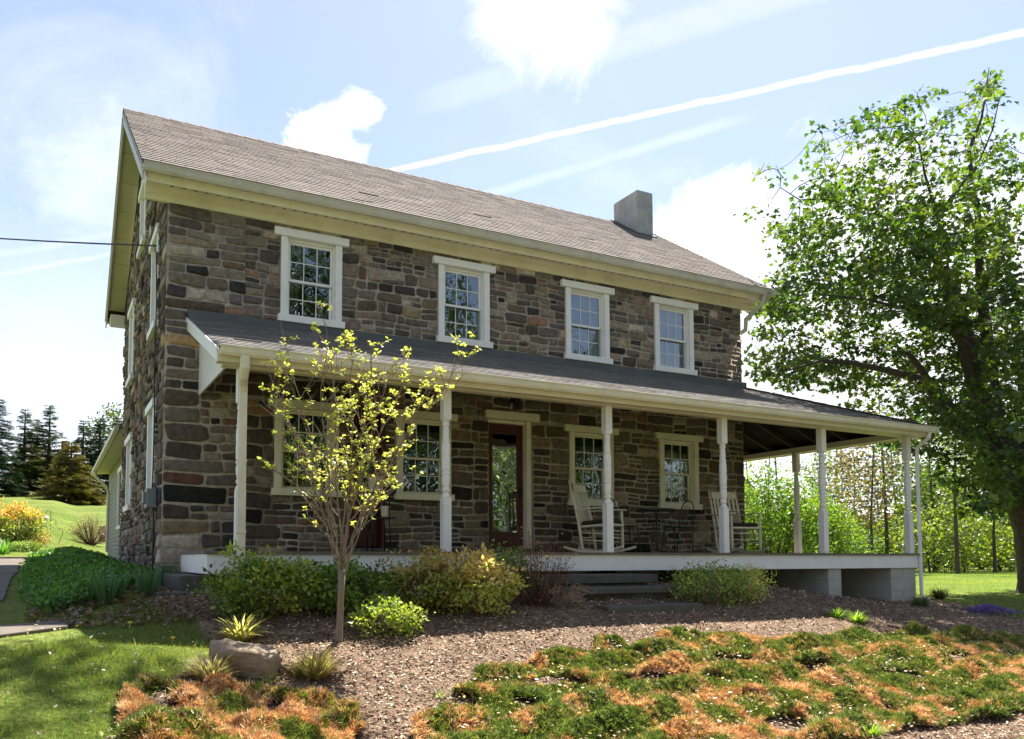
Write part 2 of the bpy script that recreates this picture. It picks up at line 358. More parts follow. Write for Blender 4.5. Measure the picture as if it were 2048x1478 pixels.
# flagstone path on the left
pth = MB(); rr = random.Random(4)
def slabpoly(mb, pts, z0, z1):
    n = len(pts); mb.add([(x, y, z0(x, y)) for x, y in pts] + [(x, y, z1(x, y)) for x, y in pts],
        [tuple(range(n, 2 * n)), tuple(range(n))[::-1]] + [(i, (i + 1) % n, n + (i + 1) % n, n + i) for i in range(n)])
yy = -3.6
while yy < 12:
    h = rr.uniform(.55, .9); xl = -2.7 + rr.uniform(-.05, .05); xr = -1.78 + rr.uniform(-.06, .05)
    pts = [(xl, yy), (xr, yy + rr.uniform(-.03, .03)), (xr, yy + h - .03), (xl, yy + h - .03)]
    slabpoly(pth, pts, lambda x, y: float(gh(x, y)) - .06, lambda x, y: float(gh(x, y)) + .025); yy += h
slabpoly(pth, [(-1.72, -3.35), (-1.15, -2.95), (-1.05, -2.6), (-1.72, -2.85)], lambda x, y: float(gh(x, y)) - .06, lambda x, y: float(gh(x, y)) + .03)
tag(pth.build('path', M['flag'], bevel=.008), kind='structure')

# ------------------------------------------------------------------ the stone house
HW, HD = 10.51, 6.62
house = empty('stone_house')
tag(house, 'two storey brown fieldstone farmhouse with white trimmed windows and wraparound porch', 'house')
PAL = [((.32, .275, .23), 2.2), ((.155, .115, .095), 5), ((.10, .082, .080), 4), ((.125, .098, .088), 4), ((.25, .185, .115), 1.3), ((.19, .145, .115), 4), ((.040, .034, .036), 3.2), ((.20, .11, .075), 1.2), ((.23, .19, .15), 2.5), ((.14, .12, .10), 3), ((.30, .20, .10), .45)]
PC = [p[0] for p in PAL]; PW = [p[1] for p in PAL]
MORT = (.43, .365, .29)
def stones(mb, rnd, Mf, blocks, relief=.022, warp=.022, seed=0, mort=.0125, tint=(1.0, .96, .92)):
    for (u0, u1, v0, v1, colr) in blocks:
        w, h = u1 - u0 - mort * 2, v1 - v0 - mort * 2
        if w < .03 or h < .025: continue
        cu, cv = (u0 + u1) / 2, (v0 + v1) / 2
        n = 16; e = rnd.uniform(.16, .36); jit = [rnd.uniform(-.09, .035) for _ in range(n)]
        skx = rnd.uniform(-.16, .16) * h; sky_ = rnd.uniform(-.10, .10) * h; tp = rnd.uniform(-.13, .13)
        pts = []
        for i in range(n):
            t = 2 * math.pi * (i + .5) / n; c, s = math.cos(t), math.sin(t)
            x = math.copysign(abs(c) ** e, c) * w / 2; y = math.copysign(abs(s) ** e, s) * h / 2
            k = 1 + jit[i] * min(1, .12 / max(w, h) * 2); pts.append((x * k + skx * (y / h), y * (1 + jit[(i + 3) % n] * .8) * (1 + tp * 2 * x / w) + sky_ * x / w))
        rl = relief * rnd.uniform(.5, 1.25) * (min(h, .2) / .2 * .5 + .5)
        tx, ty = rnd.uniform(-.35, .35) * rl, rnd.uniform(-.35, .35) * rl
        vs = []; 
        for sc, dz in ((1.0, -.006), (.985, rl * .72), (.93, rl * 1.0), (.5, rl * 1.04)):
            for i, (x, y) in enumerate(pts):
                X = x * sc; Y = y * sc
                if sc < 1 and sc > .8:      # keep the rounding narrow on long stones
                    q = (1 - sc) * h * .9; X = x - math.copysign(min(abs(x), q), x); Y = y * sc
                ww = dz + (tx * x / (w / 2) + ty * y / (h / 2)) * (sc < 1) + (rnd.uniform(-.12, .12) * rl if sc < .97 else 0)
                pu, pv = cu + X, cv + Y
                du = warp * mn.noise((pu * 1.7 + seed, pv * 1.7, 3.1)); dv = warp * 1.8 * mn.noise((pu * 1.3 + seed, pv * 2.1, 9.7)) + warp * .6 * mn.noise((pu * 6 + seed, pv * 6, 2.7))
                vs.append(Mf(pu + du * 2, ww, pv + dv))
        du = warp * mn.noise((cu * 1.7 + seed, cv * 1.7, 3.1)); dv = warp * 1.8 * mn.noise((cu * 1.3 + seed, cv * 2.1, 9.7))
        vs.append(Mf(cu + du * 2, rl * 1.1, cv + dv))
        fs = [(r * n + i, r * n + (i + 1) % n, (r + 1) * n + (i + 1) % n, (r + 1) * n + i) for r in range(3) for i in range(n)]
        fs += [(3 * n + i, 3 * n + (i + 1) % n, 4 * n) for i in range(n)]
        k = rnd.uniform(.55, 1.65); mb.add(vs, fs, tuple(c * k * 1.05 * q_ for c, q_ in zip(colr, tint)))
def blocks_for(rnd, u0, u1, v0, v1, opens, size=1.0, keep=None):
    out = []
    req = sorted({v0, v1} | {v for o in opens for v in o[2:4] if v0 < v < v1}); bands = []
    for a, b in zip(req[:-1], req[1:]):
        n = max(1, round((b - a) / (.34 * size))); cuts = [a] + sorted(a + (b - a) * (i + rnd.uniform(-.18, .18)) / n for i in range(1, n)) + [b]
        bands += list(zip(cuts[:-1], cuts[1:]))
    for a, b in bands:
        mid = (a + b) / 2; ex = sorted((o[0], o[1]) for o in opens if o[2] < mid < o[3]); free = []; c = u0
        for p, q in ex:
            if p > c: free.append((c, p))
            c = max(c, q)
        if c < u1: free.append((c, u1))
        for p, q in free:
            x = p
            while x < q - .02:
                w = rnd.uniform(.35, .95) * size
                if q - (x + w) < .22 * size: w = q - x
                h = b - a; rows = 1 if h < .15 else rnd.choices((1, 2, 3), (.03 if h > .26 else .4, .58, .36 if h > .25 else .05))[0]
                if w < .3 * size and h > .22: rows = max(rows, 2)
                ys = [a] + sorted(a + h * (i + rnd.uniform(-.2, .2)) / rows for i in range(1, rows)) + [b]
                for y0, y1 in zip(ys[:-1], ys[1:]):
                    xx = x
                    while xx < x + w - .01:
                        sw = min(max((y1 - y0) * rnd.uniform(1.3, 4.2), .10), .62 * size + .1)
                        if x + w - (xx + sw) < .11: sw = x + w - xx
                        if keep is None or keep(xx, xx + sw, y0, y1): out.append((xx, xx + sw, y0, y1, rnd.choices(PC, PW)[0]))
                        xx += sw
                x += w
    return out
def wall_boxes(mb, u0, u1, v0, v1, opens, Mf, th=.34, top=None):
    us = sorted({u0, u1} | {o[i] for o in opens for i in (0, 1)})
    for a, b in zip(us[:-1], us[1:]):
        mid = (a + b) / 2; ex = sorted((o[2], o[3]) for o in opens if o[0] < mid < o[1]); c = v0; fr = []
        for p, q in ex:
            if p > c: fr.append((c, p))
            c = q
        fr.append((c, v1))
        for p, q in fr:
            if q > p: mb.box(a, b, -th, 0, p, q, M=lambda x, y, z: Mf(x, y, z), col=MORT)
def Mfront(u, w, v): return (u, -w, v)
def Mgab(u, w, v): return (-w, u, v)
def Mright(u, w, v): return (HW + w, u, v)
# openings: u0,u1 lintel extent; the casing sits inside it
WU = [(1.4406, 'white'), (3.934, 'greymetal'), (6.329, 'greymetal'), (8.2634, 'greymetal')]
WL = [(1.38, 2.52), (3.2357, 4.35), (6.3801, 7.493), (8.3273, 9.440)]
fro = [(a + .10, a + 1.009, 3.30, 4.60) for a, _ in WU] + [(a + .10, b - .10, .84, 2.13) for a, b in WL] + [(4.93, 5.76, .0, 2.17), (2.62, 3.14, .0, 2.17)]
rs = random.Random(11)
wb = MB(); holes = [(o[0] + .06, o[1] - .06, o[2] + .03, o[3] - .03) if o[2] > .5 else o for o in fro]
wall_boxes(wb, 0, HW, -1.6, 4.86, holes, Mfront)
QB = []      # quoins of the near corner, seen on both faces
z = -1.0; i = 0
while z < 4.68:
    big = z < 2.6
    h = rs.uniform(.12, .26) if big else rs.uniform(.09, .18); h = min(h, 4.70 - z)
    if 4.70 - (z + h) < .1: h = 4.70 - z
    QB.append((z, z + h, rs.uniform(.42, .85) if (i % 2 == 0) == big or rs.random() < .3 else rs.uniform(.2, .42), rs.uniform(.25, .55), rs.choices(PC, PW)[0])); z += h; i += 1
qf = [(0.0, q[2], q[0], q[1], q[4]) for q in QB]
qf = [(a, b, c, d, (.21, .10, .075) if c < .98 < d else k) for a, b, c, d, k in qf]
qo = [(0, q[2], q[0], q[1]) for q in QB]
fb = []
for (q0, q1, qw, qd, c) in QB:      # fill beside each quoin up to x = 1.02
    rest = 1.02 - qw
    if rest > .12:
        rows = 2 if q1 - q0 > .2 else 1; hh = (q1 - q0) / rows
        for k in range(rows):
            x = qw
            while x < 1.02 - .01:
                w = rs.uniform(.14, .36)
                last = 1.02 - (x + w) < .14
                if last: w = 1.02 - x + rs.uniform(-.01, .10)
                fb.append((x, x + w, q0 + k * hh, q0 + (k + 1) * hh, rs.choices(PC, PW)[0])); x += w
                if last: break
stones(wb, rs, Mfront, qf + fb, seed=1, relief=.024)
up = [o for o in fro if o[2] > 3]; lo = [o for o in fro if o[2] < 3]
stones(wb, rs, Mfront, blocks_for(rs, 1.02, HW, 2.5, 4.72, up, .50), seed=1)
stones(wb, rs, Mfront, blocks_for(rs, 1.02, HW, -.9, 2.5, lo, .66), seed=1, relief=.026, tint=(.76, .68, .57))  # darker, warmer tint puts part of the porch shade into the stone colour
wb.build('wall', M['stone'], house, smooth=True, recalc=False)
# gable wall
def roofz(y): return 4.98 + (7.52 - 4.98) * (1 - abs(y - 3.25) / 3.68)
GW = [(.60, 1.62, 3.18, 4.65), (4.25, 5.35, 3.18, 4.65), (.68, 1.66, .76, 2.17), (4.15, 5.30, .78, 2.17), (2.55, 3.62, 5.12, 6.26)]
go = [(a + .1, b - .1, c + .03, d - .03) for a, b, c, d in GW]
wg = MB(); gh_ = [(o[0] + .06, o[1] - .06, o[2] + .03, o[3] - .03) for o in go]
wall_boxes(wg, .34, HD, -1.6, 4.98, gh_[:4], Mgab)
def Mg2(p, q, t): return (t, p, q)
e = gh_[4]
for poly in ([(0, 4.7), (e[0], 4.7), (e[0], roofz(e[0]) - .1), (0, roofz(0) - .1)], [(e[1], 4.7), (HD, 4.7), (HD, roofz(HD) - .1), (e[1], roofz(e[1]) - .1)],
             [(e[0], 4.7), (e[1], 4.7), (e[1], e[2]), (e[0], e[2])], [(e[0], e[3]), (e[1], e[3]), (e[1], roofz(e[1]) - .1), (3.25, roofz(3.25) - .1), (e[0], roofz(e[0]) - .1)]):
    n0 = len(wg.v); wg.prism(poly, 0.0, .3, Mg2); wg.c[n0:] = [MORT] * (len(wg.v) - n0)
rg = random.Random(5)
stones(wg, rg, Mgab, [(0.0, q[3], q[0], q[1], q[4]) for q in QB], relief=.03, seed=7, warp=.01)
gq = []
for (q0, q1, qw, qd, c) in QB:
    x = qd; rows = 2 if q1 - q0 > .2 else 1; hh = (q1 - q0) / rows
    for k in range(rows):
        x = qd
        while x < .58:
            w = min(rg.uniform(.12, .3), .6 - x)
            gq.append((x, x + w, q0 + k * hh, q0 + (k + 1) * hh, rg.choices(PC, PW)[0])); x += w
stones(wg, rg, Mgab, gq, relief=.035, seed=7)
kp = lambda a, b_, c, d: d < min(roofz(a), roofz(b_)) - .12
stones(wg, rg, Mgab, blocks_for(rg, .6, HD, -.9, 4.72, go[:4], .50, kp), relief=.04, warp=.03, seed=7)
stones(wg, rg, Mgab, blocks_for(rg, 0, HD, 4.72, 7.3, [go[4]], .62, kp), relief=.04, warp=.03, seed=7)
wg.build('wall', M['stone'], house, smooth=True, recalc=False)
wr_ = MB(); wall_boxes(wr_, .34, HD, -1.6, 4.98, [], Mright)
n0 = len(wr_.v); wr_.prism([(0, 4.7), (HD, 4.7), (3.25, roofz(3.25) - .1)], HW - .3, HW, Mg2); wr_.c[n0:] = [MORT] * (len(wr_.v) - n0)
wr_.box(0, HW, HD - .3, HD, -1.6, 4.9, col=MORT)
stones(wr_, rg, Mright, blocks_for(rg, 0, HD, -.9, 4.72, [], 1.0), relief=.03, seed=13)
wr_.build('wall', M['stone'], house, smooth=True, recalc=False)
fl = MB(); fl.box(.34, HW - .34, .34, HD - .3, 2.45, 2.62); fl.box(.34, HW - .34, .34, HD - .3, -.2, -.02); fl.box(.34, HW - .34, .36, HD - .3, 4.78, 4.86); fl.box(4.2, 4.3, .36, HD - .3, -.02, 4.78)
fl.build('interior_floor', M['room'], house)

# ---- windows
def window(Mf, u0, u1, v0, v1, lowmat='white', curtain=True, cols=3, trim='white', valance=.0):
    """u0..u1 = lintel ends, v0 sill bottom, v1 lintel top."""
    lh = .115; jw = .10; a, b_ = u0 + .10, u1 - .10; zb, zt = v0 + .105, v1 - lh
    cas = MB()
    cas.box(a, a + jw, -.12, .045, zb, zt, M=Mf); cas.box(b_ - jw, b_, -.12, .045, zb, zt, M=Mf)
    cas.box(a + jw, b_ - jw, -.12, -.02, zt - .035, zt, M=Mf); cas.box(a + jw, a + jw + .02, -.12, -.01, zb, zt - .035, M=Mf); cas.box(b_ - jw - .02, b_ - jw, -.12, -.01, zb, zt - .035, M=Mf)
    w = cas.build('window', M[trim], house, bevel=.004)
    q = MB(); q.box(u0, u1, -.10, .075, zt + .002, v1, M=Mf); q.build('lintel', M[trim], w, bevel=.006)
    q = MB(); q.box(u0 + .06, u1 - .06, -.14, .085, v0, zb - .002, M=Mf); q.build('sill', M[trim], w, bevel=.006)
    x0, x1 = a + jw + .022, b_ - jw - .022; y0, y1 = zb + .002, zt - .037; md = y0 + (y1 - y0) * .49
    for (s0, s1, dep, mm) in ((md - .02, y1, -.045, 'white' if trim == 'white' else trim), (y0, md + .018, -.085, lowmat)):
        s = MB(); fw = .035
        s.box(x0, x0 + fw, dep - .03, dep, s0, s1, M=Mf); s.box(x1 - fw, x1, dep - .03, dep, s0, s1, M=Mf)
        s.box(x0 + fw, x1 - fw, dep - .03, dep, s0, s0 + fw, M=Mf); s.box(x0 + fw, x1 - fw, dep - .03, dep, s1 - fw, s1, M=Mf)
        sa = s.build('sash', M[mm], w, bevel=.002)
        g = MB()
        for k in range(1, cols):
            xx = x0 + fw + (x1 - x0 - 2 * fw) * k / cols; g.box(xx - .0062, xx + .0062, dep - .0095, dep - .003, s0 + fw, s1 - fw, M=Mf)
        zz = (s0 + s1) / 2; g.box(x0 + fw, x1 - fw, dep - .0097, dep - .0035, zz - .0062, zz + .0062, M=Mf)
        g.build('grille', M['white'], w)
        p = MB(); p.box(x0 + fw - .003, x1 - fw + .003, dep - .014, dep - .010, s0 + fw - .003, s1 - fw + .003, M=Mf); p.build('pane', M['glass'], w)
    if curtain:
        c = MB(); n = 28; zt2, zb2 = (y1, y0 + (y1 - y0) * .02)
        def strip(ua, ub, za, zb_, ph):
            vs = []; 
            for i in range(n + 1):
                uu = ua + (ub - ua) * i / n; ww = -.19 + .015 * math.sin(i * 1.5 + ph) + .006 * math.sin(i * 3.7)
                vs += [Mf(uu, ww, za), Mf(uu, ww, zb_)]
            c.add(vs, [(2 * i, 2 * i + 1, 2 * i + 3, 2 * i + 2) for i in range(n)])
        wd = x1 - x0
        if valance: strip(x0 - .02, x1 + .02, y1 + .02, y1 - valance, 0)
        else:
            strip(x0 - .02, x0 + wd * .30, zt2 + .02, zb2, 0); strip(x1 - wd * .22, x1 + .02, zt2 + .02, zb2, 2); strip(x0, x1, zt2 + .02, y1 - .28, 1)
        c.build('curtain', M['curtain'], w, smooth=True, recalc=False)
    return w
for i, (a, mm) in enumerate(WU): window(Mfront, a, a + 1.109, 3.277, 4.633, mm, valance=0)
for i, (a, b_) in enumerate(WL): window(Mfront, a, b_, .80, 2.165, 'cream', trim='cream', valance=.24)
for a, b_, c, d in GW: window(Mgab, a, b_, c, d, 'white', cols=2, curtain=False)

# ---- doors
def door(u0, u1, zt, gl, handle_side=1):
    d = MB(); f = .11; y0, y1 = .10, .15
    d.box(u0, u0 + f, y0, y1, .09, zt); d.box(u1 - f, u1, y0, y1, .09, zt); d.box(u0 + f, u1 - f, y0, y1, zt - .16, zt); d.box(u0 + f, u1 - f, y0, y1, .09, .34)
    o = d.build('door', M['reddoor'], house, bevel=.004)
    p = MB(); p.box(u0 + f - .004, u1 - f + .004, y0 + .014, y0 + .022, .336, zt - .156); p.build('pane', M[gl], o)
    h = MB(); hx = u1 - .05 if handle_side > 0 else u0 + .05
    h.tube([(hx, .10, 1.0), (hx, .045, 1.0), (hx - .09, .045, 1.0)], .011, 8); h.box(hx - .02, hx + .02, .088, .0985, .92, 1.10); h.build('handle', M['black'], o)
    return o
door(4.955, 5.635, 2.10, 'glassdark'); door(2.66, 3.10, 2.10, 'glass')
t_ = MB(); t_.box(5.64, 5.72, -.03, .2, .06, 2.15); t_.box(4.93, 4.952, .03, .2, .06, 2.15); t_.box(4.952, 5.64, .03, .2, 2.105, 2.15); t_.build('door_frame', M['cream'], house, bevel=.004)
t_ = MB(); t_.box(4.8555, 5.864, -.08, .1, 2.155, 2.285); t_.build('door_lintel', M['cream'], house, bevel=.006)
t_ = MB(); t_.box(2.58, 3.2, -.02, .2, 2.11, 2.2); t_.box(2.6, 2.655, -.02, .2, .06, 2.108); t_.box(3.105, 3.16, -.02, .2, .06, 2.108); t_.build('door_frame', M['reddoor'], house, bevel=.004)
t_ = MB(); t_.box(4.70, 5.95, -.22, .1, .002, .075); t_.build('door_sill', M['slab'], house, bevel=.01)
t_ = MB(); t_.box(2.5, 3.3, -.18, .1, .002, .07); t_.build('door_sill', M['slab'], house, bevel=.01)
# lantern above the door
lt = MB(); lt.box(5.33, 5.43, -.05, -.03, 2.44, 2.62); lt.tube([(5.38, -.04, 2.58), (5.38, -.14, 2.60), (5.38, -.16, 2.55)], .010)
lt.lathe([(.012, 2.56), (.075, 2.52), (.06, 2.50), (.05, 2.38), (.035, 2.36), (.008, 2.33)], 5.38, -.16, 8)
lt.build('lantern', M['black'], house)

# ---- cornice, soffit, gutter, rake
def Mx(p, q, t): return (t, p, q)
cp = [(.02, 4.70), (-.035, 4.70), (-.045, 4.76), (-.075, 4.78), (-.075, 4.83), (-.11, 4.85), (-.31, 4.865), (-.33, 4.80), (-.345, 4.80), (-.375, 4.90), (-.385, 4.96), (.02, 4.96)]
cn = MB(); cn.prism(cp, -.30, HW + .30, Mx); cn.build('cornice', M['cream'], house)
sv = MB(); sv.box(0, HW, -.20, -.190, 4.846, 4.853)
vm, t, b = newmat('slotted soffit vent'); tcn = tn(t, 'ShaderNodeTexCoord'); sx0 = tn(t, 'ShaderNodeSeparateXYZ'); t.links.new(tcn.outputs['Object'], sx0.inputs[0])
m1 = tn(t, 'ShaderNodeMath', operation='MULTIPLY'); t.links.new(sx0.outputs[0], m1.inputs[0]); m1.inputs[1].default_value = 6.6
m2 = tn(t, 'ShaderNodeMath', operation='FRACT'); t.links.new(m1.outputs[0], m2.inputs[0]); m3 = tn(t, 'ShaderNodeMath', operation='GREATER_THAN'); t.links.new(m2.outputs[0], m3.inputs[0]); m3.inputs[1].default_value = .28
mm = tn(t, 'ShaderNodeMix', data_type='RGBA'); t.links.new(m3.outputs[0], mm.inputs[0]); mm.inputs[6].default_value = (.03, .028, .02, 1); mm.inputs[7].default_value = (.74, .68, .50, 1); t.links.new(mm.outputs[2], b.inputs['Base Color'])
sv.build('soffit_vent', vm, house)
cb = MB(); cb.prism([(HD - .02, 4.70), (HD + .04, 4.70), (HD + .12, 4.85), (HD + .33, 4.865), (HD + .36, 4.80), (HD + .385, 4.96), (HD - .02, 4.96)], -.30, HW + .3, Mx); cb.build('cornice', M['cream'], house)
def gutter(mb, x0, x1, y, z, s=1., seams=1.0):
    pr = [(0, 0), (-.015, -.085), (-.045, -.11), (-.085, -.11), (-.105, -.08), (-.112, -.03), (-.125, -.01), (-.125, .0), (-.112, .0), (-.10, -.03), (-.02, -.04)]
    mb.prism([(y + a * s, z + b_ * s) for a, b_ in pr], x0, x1, Mx)
    x = x0 + .35
    while x < x1:
        mb.prism([(y + a * s * 1.06 + .002, z + b_ * s * 1.06 - .002) for a, b_ in pr[1:8]] + [(y + .002, z)], x, x + .018, Mx); x += seams
gt = MB(); gutter(gt, -.36, HW + .40, -.388, 4.985, seams=.93); gt.build('gutter', M['gutter'], house)
gt = MB(); gt.prism([(HD + .39, 4.985), (HD + .39, 4.88), (HD + .5, 4.88), (HD + .51, 4.985)], -.36, HW + .4, Mx); gt.build('gutter', M['gutter'], house)
dr = MB(); dr.box(-.36, HW + .36, -.405, -.398, 4.99, 5.035); dr.build('drip_edge', M['white'], house)
# downspout at the right corner of the upper gutter
ds = MB(); ds.tube([(10.66, -.45, 4.88), (10.66, -.43, 4.76), (10.58, -.2, 4.56), (10.56, -.09, 4.50), (10.56, -.07, 4.3), (10.57, .3, 4.2), (10.57, .5, 4.0)], .042, 10); ds.build('downspout', M['gutter'], house, smooth=True)
# rake boards and panelled rake soffit on both gables
RZ0, RZ1, RY = 5.0, 7.56, 3.25
def slopep(y0, z0, y1, z1):
    return (np.array([y0, z0]), np.array([y1, z1]))
for sx, x0, x1 in ((-1, -.36, -.01), (1, HW + .01, HW + .36)):
    fa = MB(); so_ = MB(); xo = x0 if sx < 0 else x1
    for (ya, yb) in ((-.42, RY), (HD + .46, RY)):
        A = np.array([ya, RZ0 - .0]); B = np.array([yb, RZ1])
        d = unit(B - A); nrm = np.array([-d[1], d[0]]) if yb > ya else np.array([d[1], -d[0]])
        if nrm[1] < 0: nrm = -nrm
        a0, b0 = A - nrm * .02, B - nrm * .02
        dn = np.array([0, -1.])
        q = [tuple(a0), tuple(b0), tuple(b0 + dn * .21), tuple(a0 + dn * .21)]
        fa.prism(q, xo - .012, xo + .012, Mg2)
        q2 = [tuple(a0 + dn * .03), tuple(b0 + dn * .03), tuple(b0 + dn * .075), tuple(a0 + dn * .075)]
        fa.prism(q2, xo - (.028 if sx < 0 else -.013), xo + (-.013 if sx < 0 else .028), Mg2)
        # soffit panels, each its own board width
        Ls = np.linalg.norm(b0 - a0); k = 0; s0 = .42
        while s0 < Ls - .02:
            s1 = min(s0 + .30, Ls - .01); p0 = a0 + d * s0 + dn * .13; p1 = a0 + d * (s1 - .008) + dn * .13
            dd = dn * (.02 + .004 * (k % 2)); so_.prism([tuple(p0), tuple(p1), tuple(p1 + dd), tuple(p0 + dd)], x0 + .014, x1 - .014, Mg2); s0 = s1; k += 1
    fa.build('rake_board', M['cream'] if sx > 0 else M['gutter'], house); so_.build('rake_soffit', M['soffit'], house)

# ---- shingle roofs
def shingles(mb, O, e, s, Lx, Ls, keep=None, expo=.135, tab=.31, seed=1, base=(.205, .174, .158), lift=.012):
    r_ = random.Random(seed); O, e, s = (np.array(a, float) for a in (O, e, s)); n = np.cross(e, s); n = n if n[2] > 0 else -n
    rows = int(Ls / expo) + 1
    for j in range(rows):
        v0 = j * expo; v1 = min(v0 + expo + .02, Ls); u = -r_.uniform(0, tab)
        band = 1 + .05 * math.sin(j * 1.7)
        if v1 - v0 < .03: continue
        while u < Lx:
            ua, ub = max(u, 0), min(u + tab - .006, Lx)
            u += tab
            if keep: 
                ua, ub = keep(ua, ub, v0 + expo / 2)
            if ub - ua < .02: continue
            l0 = lift * r_.uniform(.8, 1.15) + (.007 if r_.random() < .003 else 0); jv = r_.uniform(-.003, .003); k = r_.uniform(.84, 1.13) * band; c = tuple(x * k * (1 + .03 * r_.uniform(-1, 1)) for x in base)
            P0 = lambda uu, vv, h: O + e * uu + s * vv + n * h
            vs = [P0(ua, v0 + jv, 0), P0(ub, v0 + jv, 0), P0(ua, v0 + jv, l0), P0(ub, v0 + jv, l0), P0(ub, v1, .0015), P0(ua, v1, .0015)]
            mb.add(vs, [(0, 1, 3, 2), (2, 3, 4, 5), (0, 2, 5), (1, 4, 3)], c)
sl = unit([0, RY + .42, RZ1 - RZ0]); Ls = math.hypot(RY + .42, RZ1 - RZ0)
rf = MB()
# slab under the shingles (front and back slopes)
for (ya, yb) in ((-.42, RY), (HD + .46, RY)):
    rf.prism([(ya, RZ0 - .02), (yb, RZ1 - .02), (yb, RZ1 + .025), (ya, RZ0 + .025)], -.372, HW + .372, Mg2 if 0 else (lambda p, q, t: (t, p, q))); rf.c[-8:] = [(.12, .1, .09)] * 8
shingles(rf, (-.38, -.43, RZ0 + .030), (1, 0, 0), sl, HW + .76, Ls - .02, seed=3)
slb = unit([0, -(HD + .46 - RY), RZ1 - RZ0]); Lb = math.hypot(HD + .46 - RY, RZ1 - RZ0)
shingles(rf, (-.38, HD + .47, RZ0 + .030), (1, 0, 0), slb, HW + .76, Lb - .02, seed=4)
x = -.38
while x < HW + .38:
    x2 = min(x + .26, HW + .385); k = rs.uniform(.8, 1.1)
    rf.add([(x, RY - .13, RZ1 - .035), (x, RY, RZ1 + .055), (x, RY + .13, RZ1 - .035), (x2, RY - .13, RZ1 - .042), (x2, RY, RZ1 + .045), (x2, RY + .13, RZ1 - .042)], [(0, 1, 4, 3), (1, 2, 5, 4), (0, 2, 1), (3, 4, 5)], tuple(c * k for c in (.215, .172, .15))); x = x2 - .004
roof = rf.build('roof', M['shingle'], house)
ch = MB(); ch.box(10.05, 10.50, 2.42, 3.25, 6.3, 8.02)
co_ = ch.build('chimney', M['stucco'], roof, bevel=.03)
c2 = MB(); c2.box(10.17, 10.38, 2.75, 2.95, 8.02, 8.05); c2.box(10.035, 10.515, 2.40, 3.27, 6.86 + .0, 6.90); 
c2.prism([(2.33, RZ0 + (2.33 + .42) * (RZ1 - RZ0) / 3.67 + .0), (3.27, RZ0 + (3.27 + .42) * (RZ1 - RZ0) / 3.67), (3.27, RZ0 + (3.25 + .42) * (RZ1 - RZ0) / 3.67 + .10), (2.33, RZ0 + (2.33 + .42) * (RZ1 - RZ0) / 3.67 + .075)], 9.985, 10.53, Mx)
c2.build('chimney_flashing', M['flash'], co_)

# ---- porch
PX0, PX1, PY = .30, 12.74, -2.26       # roof edges
ZE, ZW = 2.235, 3.16                    # eave and wall heights
pf = MB(); ps = unit([0, -PY, ZW - ZE]); PL = math.hypot(PY, ZW - ZE); sx_ = (PX1 - HW)
def keepf(ua, ub, v):                   # the front slope ends on the hip
    t = v / PL; return ua, min(ub, PX1 - PX0 - t * sx_ + .02)
th = .03
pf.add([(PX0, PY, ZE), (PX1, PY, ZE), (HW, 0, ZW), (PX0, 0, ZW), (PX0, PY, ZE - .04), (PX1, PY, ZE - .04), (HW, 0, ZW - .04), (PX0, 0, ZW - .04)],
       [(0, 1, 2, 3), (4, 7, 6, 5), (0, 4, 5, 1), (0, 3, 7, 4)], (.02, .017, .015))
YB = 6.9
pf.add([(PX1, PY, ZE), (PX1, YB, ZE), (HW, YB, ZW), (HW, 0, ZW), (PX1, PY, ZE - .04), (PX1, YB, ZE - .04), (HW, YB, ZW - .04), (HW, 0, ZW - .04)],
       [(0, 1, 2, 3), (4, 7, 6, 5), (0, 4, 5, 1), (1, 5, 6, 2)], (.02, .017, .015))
shingles(pf, (PX0 - .02, PY - .015, ZE + .004), (1, 0, 0), ps, PX1 - PX0 + .02, PL - .01, keep=keepf, seed=8, base=(.20, .182, .172), expo=.125)
pr_ = unit([-(PX1 - HW), 0, ZW - ZE]); PLr = math.hypot(PX1 - HW, ZW - ZE)
def keepr(ua, ub, v):
    t = v / PLr; return max(ua, t * (0 - PY) - .02), ub
shingles(pf, (PX1 + .015, PY, ZE + .004), (0, 1, 0), pr_, YB - PY, PLr - .01, keep=keepr, seed=9, base=(.20, .182, .172), expo=.125)
for k in range(13):      # hip caps
    t0, t1 = k / 13, (k + 1) / 13 + .01
    a = np.array([PX1 + (HW - PX1) * t0, PY * (1 - t0), ZE + (ZW - ZE) * t0 + .028]); b2 = np.array([PX1 + (HW - PX1) * t1, PY * (1 - t1), ZE + (ZW - ZE) * t1 + .02])
    pf.bar(a, b2, .16, .014, col=(.15, .125, .115))
proof = pf.build('porch_roof', M['shingle'], house)
fh = MB(); fh.box(PX0 - .02, HW + .06, -.06, -.0, ZW - .03, ZW + .115); fh.box(HW, HW + .06, 0, YB - .3, ZW - .03, ZW + .115); fh.build('flashing', M['flash'], proof)
